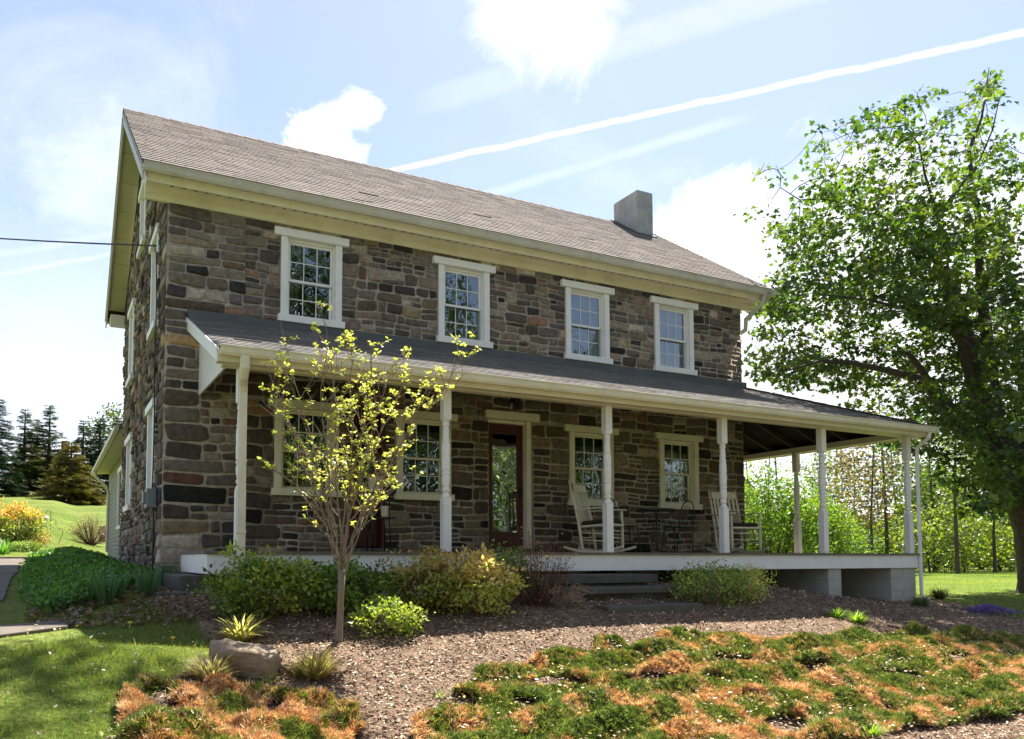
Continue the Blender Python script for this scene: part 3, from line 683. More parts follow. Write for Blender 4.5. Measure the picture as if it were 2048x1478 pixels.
# ceiling boards and rafters below
cl = MB()
x = PX0 + .02
while x < HW:
    cl.bar((x, -2.1, ZE - .06 + .06), (x, -.02, ZW - .11), .04, .10); x += .6
y = -1.9
while y < YB - .3:
    q = max(0., min(1., -y / -PY)) if y < 0 else 0.
    xe = HW + .02 + (PX1 - HW) * q; cl.bar((PX1 - .2, y, ZE - .02), (xe, y, ZW - .11 - (ZW - ZE) * q), .04, .10); y += .6
cl.bar((PX1 - .15, PY + .15, ZE - .0), (HW, 0, ZW - .1), .05, .12)
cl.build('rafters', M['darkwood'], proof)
bm_ = MB(); bm_.box(PX0 + .08, 12.60, -2.02, -1.88, 2.09, 2.20); bm_.box(12.46, 12.60, -1.878, YB - .4, 2.09, 2.20); bm_.build('porch_beam', M['cream'], house, bevel=.005)
fc = MB(); fc.box(PX0, PX1 - .03, -2.235, -2.205, 2.085, 2.21); fc.box(PX1 - .06, PX1 - .03, -2.203, YB, 2.085, 2.21); fc.box(PX0, PX1 - .06, -2.204, -2.022, 2.10, 2.115); fc.box(12.602, PX1 - .061, -2.0, YB - .1, 2.10, 2.115); fc.build('fascia', M['cream'], house, bevel=.004)
gt = MB(); gutter(gt, PX0 + .0, PX1 + .06, -2.237, 2.245, s=.95, seams=2.4); gt.build('gutter', M['cream'], house)
# left end: white beadboard triangle with rake board
ep = MB()
y = -.015; 
while y > -2.15:
    y2 = max(y - .058, -2.17); zt0 = ZE + (y - PY) * (ZW - ZE) / (-PY) - .05; zt1 = ZE + (y2 - PY) * (ZW - ZE) / (-PY) - .05
    ep.prism([(y, 2.115), (y2 + .005, 2.115), (y2 + .005, zt1), (y, zt0)], .44, .462, Mg2); y = y2
ep.box(.452, .47, -2.17, -.0, 2.12, 2.15)
ep.build('end_panel', M['white'], house)
rb = MB(); rb.prism([(PY, ZE - .0), (-.01, ZW + .0), (-.01, ZW - .17), (PY + .03, ZE - .15)], PX0 - .025, PX0 - .003, Mg2); rb.prism([(PY, ZE + .004), (-.01, ZW + .008), (-.01, ZW - .05), (PY, ZE - .055)], PX0 - .042, PX0 - .027, Mg2)
rb.prism([(PY + .03, ZE - .055), (-.01, ZW - .055), (-.01, ZW - .17), (PY + .03, ZE - .15)], PX0 - .001, .439, Mg2); rb.build('rake_board', M['white'], house)
# downspout in front of the first post
ds = MB()
def rdown(mb, pts, w=.075, t=.055):
    for a, b2 in zip(pts[:-1], pts[1:]): mb.bar(a, b2, w, t, up=(0, 1, 0))
ds.tube([(.57, -2.30, 2.15), (.57, -2.295, 2.03), (.575, -2.22, 1.94), (.59, -2.10, 1.88), (.60, -2.05, 1.80)], [.055, .055, .052, .05, .048], 10)
ds.box(.56, .645, -2.095, -2.035, -.30, 1.84); ds.box(.552, .653, -2.10, -2.03, 1.0, 1.03); ds.box(.552, .653, -2.10, -2.03, .2, .23)
ds.build('downspout', M['cream'], house)
ds = MB(); ds.tube([(12.60, -2.29, 2.16), (12.60, -2.28, 2.06), (12.62, -2.16, 1.98), (12.64, -2.03, 1.90), (12.64, -2.02, 1.7), (12.64, -2.02, .0), (12.64, -2.02, -.75), (12.70, -2.12, -.82)], .032, 10); ds.build('downspout', M['white'], house, smooth=True)
# turned posts
def post(x, y):
    p = MB(); w = .056
    p.box(x - w, x + w, y - w, y + w, 0.0, .70); p.box(x - w, x + w, y - w, y + w, 1.70, 2.09)
    p.lathe([(w * 1.15, .70), (w * .78, .745), (w * .6, .755), (.050, .775), (.056, .79), (.044, .81), (.040, .83), (.049, .86), (.053, .90), (.055, .95), (.048, .975), (.048, .985), (.057, .995), (.057, 1.02), (.048, 1.03), (.048, 1.04), (.056, 1.05), (.057, 1.2),
             (.053, 1.22), (.053, 1.24), (.057, 1.25), (.055, 1.38), (.046, 1.40), (.046, 1.41), (.054, 1.42), (.054, 1.44), (.046, 1.45), (.044, 1.53), (.042, 1.59), (.036, 1.61), (.048, 1.625), (.050, 1.65), (.040, 1.66), (w * .75, 1.675), (w * 1.15, 1.70)], x, y, 18)
    return p.build('porch_post', M['white'], house, bevel=.006)
for x in (.6165, 3.2225, 5.7942, 8.0152, 10.2529, 12.4799): post(x, -1.93)
for y in (.46, 2.85, 5.2): post(12.4799, y)
# deck
dk = MB(); x = .24; 
dk.box(.22, 12.66, -2.03, -1.90, -.030, .0)
while x < 12.64:
    x2 = min(x + .09, 12.64); dk.box(x, x2 - .004, -1.898, -.035 if x < HW else 6.6, -.030, .0 - rs.uniform(0, .002)); x = x2
dk.build('porch_floor', M['deck'], house)
sk = MB(); sk.box(.25, 12.63, -1.995, -1.965, -.255, -.032); sk.box(.25, .28, -1.964, -.02, -.255, -.032); sk.box(12.60, 12.63, -1.964, 6.6, -.255, -.032); sk.build('porch_skirt', M['white'], house, bevel=.004)
def pier(x0, x1, y0, y1, zb):
    p = MB(); z = -.257; k = 0
    while z > zb:
        z2 = max(z - .195, zb); n = 1 if k % 2 else 2; n = n if x1 - x0 > .5 else 1
        for j in range(n):
            a = x0 + (x1 - x0) * j / n; b2 = x0 + (x1 - x0) * (j + 1) / n; p.box(a + .003, b2 - .003, y0, y1, z2 + .005, z)
        p.box(x0 + .008, x1 - .008, y0 + .006, y1 - .006, z2 - .004, z2 + .006); z = z2; k += 1
    p.build('pier', M['block'], house, bevel=.006)
pier(11.90, 12.58, -1.96, -.6, -1.05); pier(10.30, 10.62, -1.96, -.9, -.9); pier(8.1, 8.45, -1.5, -.9, -.7); pier(5.5, 5.8, -1.4, -.9, -.7); pier(2.9, 3.2, -1.4, -.9, -.7); pier(12.2, 12.55, 5.9, 6.5, -1.1); pier(12.2, 12.55, 2.6, 3.1, -1.1)
# meter box with its cable on the gable
mb_ = MB(); mb_.box(-.16, -.035, .30, .56, .60, .86); mb_.box(-.20, -.161, .36, .50, .66, .82); mb_.build('meter_box', M['greymetal'], house, bevel=.008)
cb_ = MB(); cb_.tube([(-.09, .84, 4.42), (-.07, .6, 4.2), (-.06, .55, 3.5), (-.07, .52, 2.6), (-.06, .50, 1.8), (-.07, .44, 1.2), (-.08, .42, .86)], .008, 6); cb_.tube([(-.06, .40, .60), (-.055, .38, .2), (-.06, .38, -.4)], .013, 6); cb_.build('service_cable', M['black'], house)

# ---- clapboard annex at the back
ax = MB(); z = -.3
while z < 2.6:
    zz = z + .115; ax.prism([(.33, z), (.357, z), (.345, zz), (.33, zz)], 6.62, 16.5, lambda p, q, t: (.69 - p, t, q)); z = zz
ax.box(.36, 6.0, 6.62, 16.5, -.4, 2.6, col=(1, 1, 1))
for yy_ in (8.2, 11.2): pass
an = ax.build('annex_wall', M['clap'], house)
for (ya, yb) in ((7.55, 8.7), (10.6, 11.8)):
    aw = MB(); aw.box(.27, .332, ya, ya + .11, .75, 2.15); aw.box(.27, .332, yb - .11, yb, .75, 2.15); aw.box(.26, .332, ya - .04, yb + .04, 2.152, 2.27); aw.box(.255, .332, ya - .04, yb + .04, .66, .748)
    wn_ = aw.build('window', M['white'], house); ag = MB(); ag.box(.31, .328, ya + .11, yb - .11, .75, 2.15); ag.build('pane', M['glass'], wn_)
ar = MB(); ar.prism([(-.08, 2.60), (3.2, 4.0), (6.5, 2.6), (6.5, 2.68), (3.2, 4.09), (-.08, 2.69)], 6.63, 16.8, lambda p, q, t: (p, t, q)); ar.c = [(.12, .1, .09)] * len(ar.v)
ar.build('annex_roof', M['shingle'], house)
asf = MB(); asf.prism([(-.06, 2.575), (.33, 2.62), (.33, 2.65), (-.06, 2.6)], 6.66, 16.7, lambda p, q, t: (p, t, q)); asf.build('annex_soffit', M['soffit'], house)
ag = MB(); ag.box(-.18, -.085, 6.63, 16.8, 2.56, 2.66); ag.tube([(-.12, 15.5, 2.56), (-.10, 15.5, 2.4), (.2, 15.4, 2.1), (.26, 15.4, 1.9), (.26, 15.4, .1)], .045, 8); ag.build('gutter', M['gutter'], house)
# ------------------------------------------------------------------ foliage helpers
RS = np.random.RandomState(3)
def unitn(a): return a / (np.linalg.norm(a, axis=1, keepdims=True) + 1e-9)
T_DIAM = (np.array([(0, 0, 0), (.32, .45, .06), (0, 1, 0), (-.32, .45, .06)]), [(0, 1, 2), (0, 2, 3)])
T_OVAL = (np.array([(0, 0, 0), (.26, .25, .05), (.28, .6, .06), (0, 1, -.05), (-.28, .6, .06), (-.26, .25, .05)]), [(0, 1, 2, 3), (0, 3, 4, 5)])
_mp = [(0, 0), (.16, .10), (.50, .05), (.36, .28), (.62, .52), (.30, .55), (.22, .70), (0, 1.05), (-.22, .70), (-.30, .55), (-.62, .52), (-.36, .28), (-.50, .05), (-.16, .10)]
T_MAPLE = (np.array([(x, y, .10 * abs(x) - .12 * y * y) for x, y in _mp]), [tuple(range(0, 8)), tuple([0, 7] + list(range(8, 14)))])
T_BLADE = (np.array([(-.035, 0, 0), (.035, 0, 0), (.025, .55, .05), (0, 1, .18), (-.025, .55, .05)]), [(0, 1, 2, 4), (2, 3, 4)])
T_GRASS = (np.array([(-.05, 0, 0), (.05, 0, 0), (0, 1, .1)]), [(0, 1, 2)])
T_CHIP = (np.array([(-.2, -.5, 0), (.25, -.45, .03), (.2, .5, 0), (-.25, .42, .04)]), [(0, 1, 2, 3)])
def spray(seed=0, n=11):      # a feathery flat sprig: stem with paired scale-leaf twigs
    v = []; f = []; r = np.random.RandomState(seed)
    for i in range(n):
        t = .12 + .88 * i / n; s = (-1 if i % 2 else 1); ln = .34 * (1 - t * .6) * r.uniform(.7, 1.2); a = .75 * s + r.uniform(-.25, .25); lift = r.uniform(-.1, .22)
        b = len(v); w = .045
        v += [(0, t - w, 0), (0, t + w, 0), (math.sin(a) * ln, t + math.cos(a) * ln, lift * ln)]; f.append((b, b + 1, b + 2))
        v += [(math.sin(a) * ln * .4, t + math.cos(a) * ln * .4, lift * ln * .4), (math.sin(a) * ln * .55 + .03, t + math.cos(a) * ln * .55, lift * ln * .5), (math.sin(a * .3) * ln * .8, t + math.cos(a * .3) * ln * .9, lift * ln + .05)]; f.append((b + 3, b + 4, b + 5))
    b = len(v); v += [(-.012, 0, 0), (.012, 0, 0), (0, 1.1, .03)]; f.append((b, b + 1, b + 2))
    return (np.array(v), f)
T_SPRAY = spray(1)
T_FAN = spray(2, 9); T_FAN[0][:, 0] *= 2.2; T_FAN[0][:, 2] *= 1.5
def inst(tpl, pos, axis_, nrm, size, cols):
    """place a template many times: local y along axis_, local z along nrm."""
    tv, tf = tpl; a = unitn(axis_); x = unitn(np.cross(a, nrm)); n = np.cross(x, a); k = len(tv); m_ = len(pos)
    size = np.asarray(size).reshape(-1, 1, 1)
    V = pos[:, None, :] + size * (tv[None, :, 0:1] * x[:, None, :] + tv[None, :, 1:2] * a[:, None, :] + tv[None, :, 2:3] * n[:, None, :])
    off = (np.arange(m_) * k)[:, None]; by = {}
    for f in tf: by.setdefault(len(f), []).append(f)
    F = [(off[:, None, :] + np.array(fs)[None]).reshape(-1, q) for q, fs in by.items()]
    return V.reshape(-1, 3), F, np.repeat(cols, k, axis=0)
def merge(parts):
    V = []; F = []; Cc = []; b = 0
    for v, f, c in parts:
        V.append(v); F += [q + b for q in f]; Cc.append(c); b += len(v)
    d = {}
    for q in F: d.setdefault(q.shape[1], []).append(q)
    return np.concatenate(V), [np.concatenate(q) for q in d.values()], np.concatenate(Cc)
def leafobj(name, parts, mat, parent=None):
    v, f, c = merge(parts); return link(name, np_mesh(name, v, f, c), mat, parent)
def rdir(n, rs=RS, zb=0.): 
    v = rs.normal(size=(n, 3)); v = unitn(v); v[:, 2] += zb; return unitn(v)
def pick(cols, n, rs=RS, w=None, var=.18):
    c = np.array(cols, float); i = rs.choice(len(c), n, p=None if w is None else np.array(w) / sum(w)); return c[i] * rs.uniform(1 - var, 1 + var, (n, 1))
def at(o, p):
    o.location = tuple(map(float, p)); return o

def puff(seed=0, n=15):
    r = np.random.RandomState(seed); v = []; f = []
    for i in range(n):
        d = unitn(r.normal(size=(1, 3)) * [1, 1, 1] + [0, .9, 0])[0]; sd = unitn(np.cross(d, r.normal(size=3))[None])[0] * r.uniform(.10, .17); o = r.normal(size=3) * .14; ln = r.uniform(.6, 1.1)
        b = len(v); v += [tuple(o - sd), tuple(o + sd), tuple(o + d * ln + sd * .3)]; f.append((b, b + 1, b + 2))
    return np.array(v), f
T_PUFF = puff(4)
# ------------------------------------------------------------------ grass
GREENS = [(.13, .18, .025), (.18, .22, .03), (.24, .26, .045), (.10, .14, .022), (.30, .27, .10)]
def grass(name, poly, n, hgt, excl=None, seed=1, cols=GREENS, wide=1., lbl=None):
    wide = wide * .9
    rs_ = np.random.RandomState(seed); poly = np.asarray(poly); x = rs_.uniform(poly[:, 0].min(), poly[:, 0].max(), n * 2); y = rs_.uniform(poly[:, 1].min(), poly[:, 1].max(), n * 2)
    k = inpoly(poly, x, y)
    for e_ in (excl or []): k &= ~inpoly(e_, x, y)
    x, y = x[k][:n], y[k][:n]; h = hgt * rs_.uniform(.5, 1.2, len(x)) * (1 + .5 * fbm(x, y, 2.2, seed))
    ax_ = rs_.normal(size=(len(x), 3)) * .42; ax_[:, 2] = 1
    c = pick(cols, len(x), rs_); c *= (1 + .25 * fbm(x, y, .9, seed + 4))[:, None]; c[:, 0] *= 1 + .3 * fbm(x, y, .5, seed + 9)
    tv = T_GRASS[0].copy(); tv[:, 0] *= wide
    p = np.stack([x, y, gh(x, y) - .01], 1)
    return leafobj(name, [inst((tv, T_GRASS[1]), p, ax_, rdir(len(x), rs_), h, np.clip(c, .01, 1))], M['leafthin'])
PATHP = [(-2.6, -3.7), (-1.5, -3.7), (-.5, -3.1), (-.5, -2.0), (-1.5, -2.6), (-1.45, 12), (-2.6, 12)]
near = [(-2.6, -8), (-1.0, -7.1), (-.85, -5.6), (-.42, -4.75), (.06, -3.9), (.08, -2.9), (-.2, -1.9), (-1.5, -2.2), (-2.7, -3.6)]
tag(grass('lawn_grass', near, 95000, .042, [PATHP], 3), kind='stuff')
tag(grass('lawn_grass', [(-9, -3), (-2.6, -3), (-2.6, 12), (-1.2, 12), (-1, 7.5), (.2, 8), (.3, 40), (-14, 40)], 90000, .07, None, 5, cols=[(.15, .22, .03), (.2, .27, .04)], wide=1.6), kind='stuff')
tag(grass('lawn_grass', [(13.2, -6.9), (11.0, -6.9), (11.4, -5.2), (12.2, -4.1), (12.9, -3), (13.2, -1.6), (12.8, 1), (12.8, 12), (26, 16), (45, 14), (30, -4)], 110000, .06, None, 7, cols=[(.19, .26, .035), (.25, .31, .05)], wide=1.6), kind='stuff')

tag(grass('lawn_grass', near, 3500, .095, [PATHP], 13, wide=.8), kind='stuff')
# ------------------------------------------------------------------ mulch chips
def chips():
    rs_ = np.random.RandomState(8); n = 150000
    x = rs_.uniform(-1.2, 13, n); y = rs_.uniform(-7, -.5, n); k = inpoly(MUL, x, y); 
    d = np.hypot(x + 1.3, y + 11.1); k &= rs_.uniform(size=n) < np.clip(1.35 - d / 14, .25, 1); x, y = x[k], y[k]; n = len(x)
    a = rs_.normal(size=(n, 3)); a[:, 2] *= .28; nr = rs_.normal(size=(n, 3)) * .45; nr[:, 2] = 1
    s = rs_.uniform(.012, .042, n); tv = T_CHIP[0].copy(); tv[:, 0] *= .75
    c = pick([(.40, .27, .18), (.21, .14, .09), (.06, .04, .03), (.52, .39, .27), (.70, .58, .44), (.30, .19, .12)], n, rs_, [3, 2.6, 2.6, 2.6, 1.2, 2], .25)
    p = np.stack([x, y, gh(x, y) + .032 + .012 * fbm(x, y, 9, 3) + rs_.uniform(.0, .018, n)], 1)
    return leafobj('mulch_chips', [inst((tv, T_CHIP[1]), p, a, nr, s, c)], M['chips'])
tag(chips(), kind='stuff')
def litter(name, poly, n, smin, smax, cols, seed, lift=.03):
    rs_ = np.random.RandomState(seed); poly = np.asarray(poly); x = rs_.uniform(poly[:, 0].min(), poly[:, 0].max(), n * 2); y = rs_.uniform(poly[:, 1].min(), poly[:, 1].max(), n * 2)
    k = inpoly(poly, x, y); x, y = x[k][:n], y[k][:n]; m_ = len(x); nr = rs_.normal(size=(m_, 3)) * .5; nr[:, 2] = 1
    a = rs_.normal(size=(m_, 3)); a[:, 2] *= .4
    return leafobj(name, [inst(T_OVAL, np.stack([x, y, gh(x, y) + lift], 1), a, nr, rs_.uniform(smin, smax, m_), pick(cols, m_, rs_))], M['leaf'])
tag(litter('fallen_leaves', [(-1.0, -3), (.2, -2.9), (.1, -.9), (-.4, -1.0), (-1.5, -2.0), (-1.5, -2.6)], 1500, .03, .07, [(.22, .13, .08), (.13, .08, .05), (.3, .2, .13)], 4), kind='stuff')

# ------------------------------------------------------------------ creeping juniper with dead orange patches
def juniper(name, poly, n, seed, orange=.5):
    rs_ = np.random.RandomState(seed); poly = np.asarray(poly)[:, :2]; x = rs_.uniform(poly[:, 0].min(), poly[:, 0].max(), n * 3); y = rs_.uniform(poly[:, 1].min(), poly[:, 1].max(), n * 3)
    wob = .16; k = inpoly(poly, x + wob * fbm(x, y, 3.1, seed), y + wob * fbm(x, y, 3.3, seed + 1)); x, y = x[k][:n], y[k][:n]; m_ = len(x)
    lump = fbm(x, y, 4.2, seed + 2, 2); hgt = .07 + .055 * lump + .075 * fbm(x, y, 15, seed + 5, 1)
    lv = rs_.uniform(.15, 1, m_) ** .5; z = gh(x, y) + .02 + np.clip(hgt, .02, .4) * lv
    gx_ = fbm(x + .08, y, 4.2, seed + 2, 2) - lump; gy_ = fbm(x, y + .08, 4.2, seed + 2, 2) - lump
    th = rs_.uniform(0, 6.28, m_)
    a = np.stack([np.cos(th) * .8 - gx_ * 6, np.sin(th) * .8 - gy_ * 6, rs_.uniform(.5, 1.6, m_)], 1)
    dead = .6 * fbm(x, y, 2.4, seed + 11) + .95 * fbm(x, y, 9, seed + 12) + rs_.normal(size=m_) * .22 - (orange - .5) * -1.2
    c = np.where((dead > 0)[:, None], pick([(.64, .32, .17), (.74, .44, .26), (.44, .20, .10), (.78, .56, .38)], m_, rs_), pick([(.13, .18, .04), (.20, .25, .05), (.30, .33, .09), (.06, .085, .022)], m_, rs_))
    mid = np.abs(dead) < .12; c[mid] = pick([(.26, .24, .06), (.34, .27, .08)], mid.sum(), rs_)
    nr = rdir(m_, rs_, .8); sz = rs_.uniform(.022, .060, m_); gap = fbm(x, y, 6.5, seed + 20, 2) < -.42; sz[gap] = .02; z[gap] = gh(x[gap], y[gap])
    o = leafobj(name, [inst(T_PUFF, np.stack([x, y, z], 1), a, nr, sz, c)], M['needle'])
    return o
jr = [G(u, v) for u, v in ((840, 1478), (900, 1440), (960, 1345), (1090, 1330), (1180, 1320), (1215, 1282), (1290, 1318), (1330, 1272), (1450, 1280), (1560, 1292), (1680, 1286), (1820, 1270), (1930, 1275), (2047, 1282))] + [np.array([10.6, -5.3, 0]), np.array([9.5, -6.75, 0]), np.array([0.9, -6.6, 0])]
JR = np.array([p[:2] for p in jr]); tag(juniper('creeping_juniper', JR, 84000, 21, .40), kind='stuff')
jl = [G(u, v) for u, v in ((235, 1412), (330, 1385), (420, 1400), (520, 1392), (600, 1412), (690, 1440), (730, 1490))] + [np.array([.9, -6.6, 0]), np.array([-1.1, -6.8, 0])]
tag(juniper('creeping_juniper', np.array([p[:2] for p in jl]), 24000, 35, .74), kind='stuff')

tag(litter('fallen_leaves', JR, 3600, .02, .045, [(.50, .36, .25), (.42, .25, .15), (.60, .47, .34), (.26, .15, .09)], 44, lift=.10), kind='stuff')
tag(litter('fallen_leaves', near, 260, .02, .045, [(.66, .60, .48), (.50, .40, .28), (.35, .24, .14)], 46, lift=.045), kind='stuff')
# ------------------------------------------------------------------ bushes
def bush(name, base, rx, ry, h, nleaf, lsize, cols, w=None, seed=1, twigs=40, tmat='twig', tpl=T_OVAL, lmat='leaf', shell=.55, flat=0., clump=90, droop=0., tr=.006, low=.1, topcols=None):
    rs_ = np.random.RandomState(seed); root = empty(name, base)
    cl_ = rdir(clump, rs_, .25); rad = rs_.uniform(shell, 1.0, (clump, 1)) ** .8; cc = cl_ * rad * np.array([rx, ry, h * .55]); cc[:, 2] += h * .48
    cc[:, :2] *= 1 + .12 * rs_.normal(size=(clump, 1)); cc[:, 2] *= 1 + .10 * rs_.normal(size=clump); cc[:, 2] = np.clip(cc[:, 2], h * low, h * 1.15)
    mb = MB(); br = random.Random(seed)
    for i in range(twigs):
        e_ = cc[br.randrange(clump)]; s0 = np.array([e_[0] * .12, e_[1] * .12, -.03]); md_ = (s0 + e_) / 2 + np.array([e_[0] * .12, e_[1] * .12, .05 * h]); 
        mb.tube([s0, md_, e_ * np.array([1.04, 1.04, 1.05])], [tr * 1.3, tr, tr * .35], 4, cap=False)
        for q in range(3):
            a_ = md_ + (e_ - md_) * br.uniform(0, .8); mb.tube([a_, a_ + np.array([br.gauss(0, .1), br.gauss(0, .1), br.uniform(.03, .16)]) * h], [tr * .5, tr * .2], 3, cap=False)
    if mb.v: mb.build('stem', M[tmat], root, smooth=True, recalc=False)
    ci = rs_.randint(0, clump, nleaf); sp = rs_.normal(size=(nleaf, 3)) * np.array([rx, ry, h * .6]) * .12; p = cc[ci] + sp
    a = unitn(sp + 1e-4) + rs_.normal(size=(nleaf, 3)) * .6; a[:, 2] += .25 - droop; nr = rdir(nleaf, rs_, .9)
    ck = pick(cols, clump, rs_, w, .12)[ci] * rs_.uniform(.78, 1.25, (nleaf, 1))
    if topcols is not None:
        tp_ = (rs_.uniform(size=nleaf) < np.clip((p[:, 2] / h - .55) * 2.2, 0, .9)); ck[tp_] = pick(topcols, tp_.sum(), rs_)
    leafobj('foliage', [inst(tpl, p, a, nr, lsize * rs_.uniform(.6, 1.25, nleaf), ck)], M[lmat], root)
    return root
LG = [(.19, .25, .035), (.26, .31, .045), (.11, .17, .025), (.34, .37, .06)]
YG = [(.46, .45, .09), (.58, .50, .14), (.32, .37, .06), (.66, .52, .22)]
def gp(x, y, dz=0.): return (x, y, float(gh(x, y)) + dz)
tag(bush('spirea_bush', gp(.70, -2.85), .56, .42, .60, 4800, .050, LG, seed=2, twigs=60), 'dense mid green shrub at the left end of the porch', 'bush')
tag(bush('spirea_bush', gp(1.55, -2.8), .50, .38, .52, 3800, .050, [(.15, .24, .03), (.20, .29, .045), (.10, .16, .025)], seed=3, twigs=50), 'green shrub just left of the young tree below the porch', 'bush')
tag(bush('spirea_bush', gp(2.55, -2.9), .58, .40, .62, 3300, .048, [(.26, .29, .05), (.18, .24, .035), (.33, .33, .07)], seed=4, twigs=80, tmat='redtwig', topcols=[(.50, .28, .10), (.55, .36, .12), (.4, .36, .09)]), 'yellow green shrub with coppery twigs right of the young tree', 'bush')
tag(bush('spirea_bush', gp(3.1, -3.05), .46, .40, .64, 3600, .050, YG, seed=5, twigs=50, topcols=[(.74, .54, .22), (.70, .46, .20)]), 'golden leaved shrub in the sun in front of the second porch post', 'bush')
tag(bush('spirea_bush', gp(3.75, -2.5), .40, .36, .62, 2200, .04, LG, seed=6, twigs=45), 'shaded green shrub right of the golden shrub at the porch skirt', 'bush')
q = G(770, 1272); tag(bush('spirea_bush', q, .36, .3, .34, 1900, .042, [(.28, .34, .05), (.36, .38, .08)], seed=7, twigs=20), 'low lime green shrub on the mulch at the foot of the yellow shrubs', 'bush')
q = G(1425, 1210); tag(bush('spirea_bush', q, .62, .36, .52, 2900, .04, [(.17, .26, .035), (.24, .31, .045), (.38, .42, .08)], seed=8, twigs=60), 'loose green shrub right of the stone steps', 'bush')
q = G(1490, 1205); tag(bush('spirea_bush', q, .42, .32, .44, 1600, .042, [(.62, .56, .18), (.46, .46, .12)], seed=9, twigs=30), 'pale yellow tipped shrub below the fourth porch post', 'bush')
q = G(1075, 1215); tag(bush('twiggy_bush', q, .55, .38, .85, 500, .03, [(.25, .12, .07), (.35, .2, .12)], seed=10, twigs=190, tmat='redtwig', tr=.004), 'bare reddish brown twiggy bush left of the stone steps', 'bush')
def drytuft(q, seed, r, n, col):
    mb = MB(); r_ = random.Random(seed)
    for i in range(n):
        th = r_.uniform(0, 6.28); L_ = r * r_.uniform(.5, 1.15); c, s = math.cos(th), math.sin(th); k = r_.uniform(.25, .8)
        p0 = np.array([c * .05, s * .05, 0]); p1 = np.array([c * L_ * .45, s * L_ * .45, L_ * k]); p2 = np.array([c * L_ * .9, s * L_ * .9, L_ * k * .75]); p3 = p2 + np.array([r_.gauss(0, .07), r_.gauss(0, .07), r_.uniform(-.1, .06)])
        mb.tube([p0, p1, p2, p3], [.006, .005, .003, .0015], 4, cap=False)
        for j in range(2): mb.tube([p2, p2 + np.array([r_.gauss(0, .06), r_.gauss(0, .06), r_.gauss(.02, .05)])], [.003, .0012], 3, cap=False)
    o = mb.build('dry_shrub', col, None, smooth=True, recalc=False); o.location = tuple(q); return o
q = G(1120, 1212); tag(drytuft(q, 5, .42, 80, M['drytwig']), 'pale dry arching twigs spilling beside the stone steps', 'shrub')
q = G(1660, 1175); tag(drytuft(q, 6, .18, 16, M['redtwig']), 'small dry twig clump in front of the inner block pier', 'shrub')

# ornamental grass tufts
def tuft(name, q, r, n, cols, seed, wide=1., up=.9, mat='leafthin'):
    rs_ = np.random.RandomState(seed); th = rs_.uniform(0, 6.28, n); k = rs_.uniform(.1, 1.2, n); rad = rs_.uniform(0, .25, n) * r
    p = np.stack([np.cos(th) * rad, np.sin(th) * rad, np.full(n, -.01)], 1); a = np.stack([np.cos(th) * k, np.sin(th) * k, np.full(n, up)], 1)
    nr = np.stack([-np.cos(th), -np.sin(th), np.full(n, .2)], 1); tv = np.array([(-.03, 0, 0), (.03, 0, 0), (.026, .4, -.03), (.018, .75, -.16), (0, 1, -.40), (-.018, .75, -.16), (-.026, .4, -.03)]); tv[:, 0] *= wide; tv[:, 2] *= rs_.uniform(.6, 1)
    o = leafobj(name, [inst((tv, [(0, 1, 2, 6), (6, 2, 3, 5), (5, 3, 4)]), p, a, nr, r * rs_.uniform(.6, 1.25, n), pick(cols, n, rs_))], M[mat]); o.location = tuple(q); return o
STR = [(.55, .42, .26), (.42, .30, .17), (.62, .52, .34), (.30, .20, .11)]
tag(tuft('grass_tuft', G(480, 1284), .26, 320, [(.52, .42, .17), (.64, .54, .30), (.40, .33, .12)], 1), 'yellow grass tuft behind the tan boulder', 'grass tuft')
tag(tuft('grass_tuft', G(418, 1368), .24, 420, STR, 2), 'straw brown grass clump left of the boulder', 'grass tuft')
tag(tuft('grass_tuft', G(628, 1362), .28, 420, [(.42, .34, .13), (.55, .40, .22), (.34, .30, .10), (.62, .48, .30), (.40, .25, .14)], 3), 'large yellow and straw grass clump in the mulch right of the boulder', 'grass tuft')
tag(tuft('grass_tuft', G(535, 1374), .12, 90, [(.3, .36, .10), (.45, .45, .2)], 4), 'small pale green grass sprig below the boulder', 'grass tuft')
tag(tuft('weed_tuft', G(1672, 1238), .17, 260, [(.22, .32, .04), (.3, .4, .06)], 5, wide=.9), 'bright green grassy weed on the mulch, the left of two', 'weed')
tag(tuft('weed_tuft', G(1715, 1248), .19, 300, [(.22, .32, .04), (.28, .36, .05)], 6, wide=.9), 'bright green grassy weed on the mulch, the right of two', 'weed')
tag(tuft('weed_tuft', G(1840, 1215), .22, 300, [(.11, .15, .06), (.14, .18, .07)], 7), 'grey green low clump in front of the corner block pier', 'weed')
tag(tuft('weed_tuft', G(1650, 1470), .17, 260, [(.22, .32, .04), (.3, .4, .06)], 8), 'green grass clump at the front edge of the junipers', 'weed')
tag(tuft('weed_tuft', G(1740, 1474), .15, 220, [(.22, .32, .04), (.3, .4, .06)], 9), 'green grass clump beside the kerb right of the other grass clump', 'weed')
tag(tuft('weed_tuft', G(880, 1400), .10, 130, [(.16, .24, .04), (.24, .3, .06)], 12), 'tiny green weed on open mulch between the two junipers', 'weed')
tag(tuft('weed_tuft', G(1880, 1198), .26, 220, [(.16, .10, .06), (.10, .12, .03)], 14), 'brown stemmed low plant right of the corner downspout', 'weed')
IR = [(.085, .17, .07), (.11, .20, .08), (.06, .13, .05)]
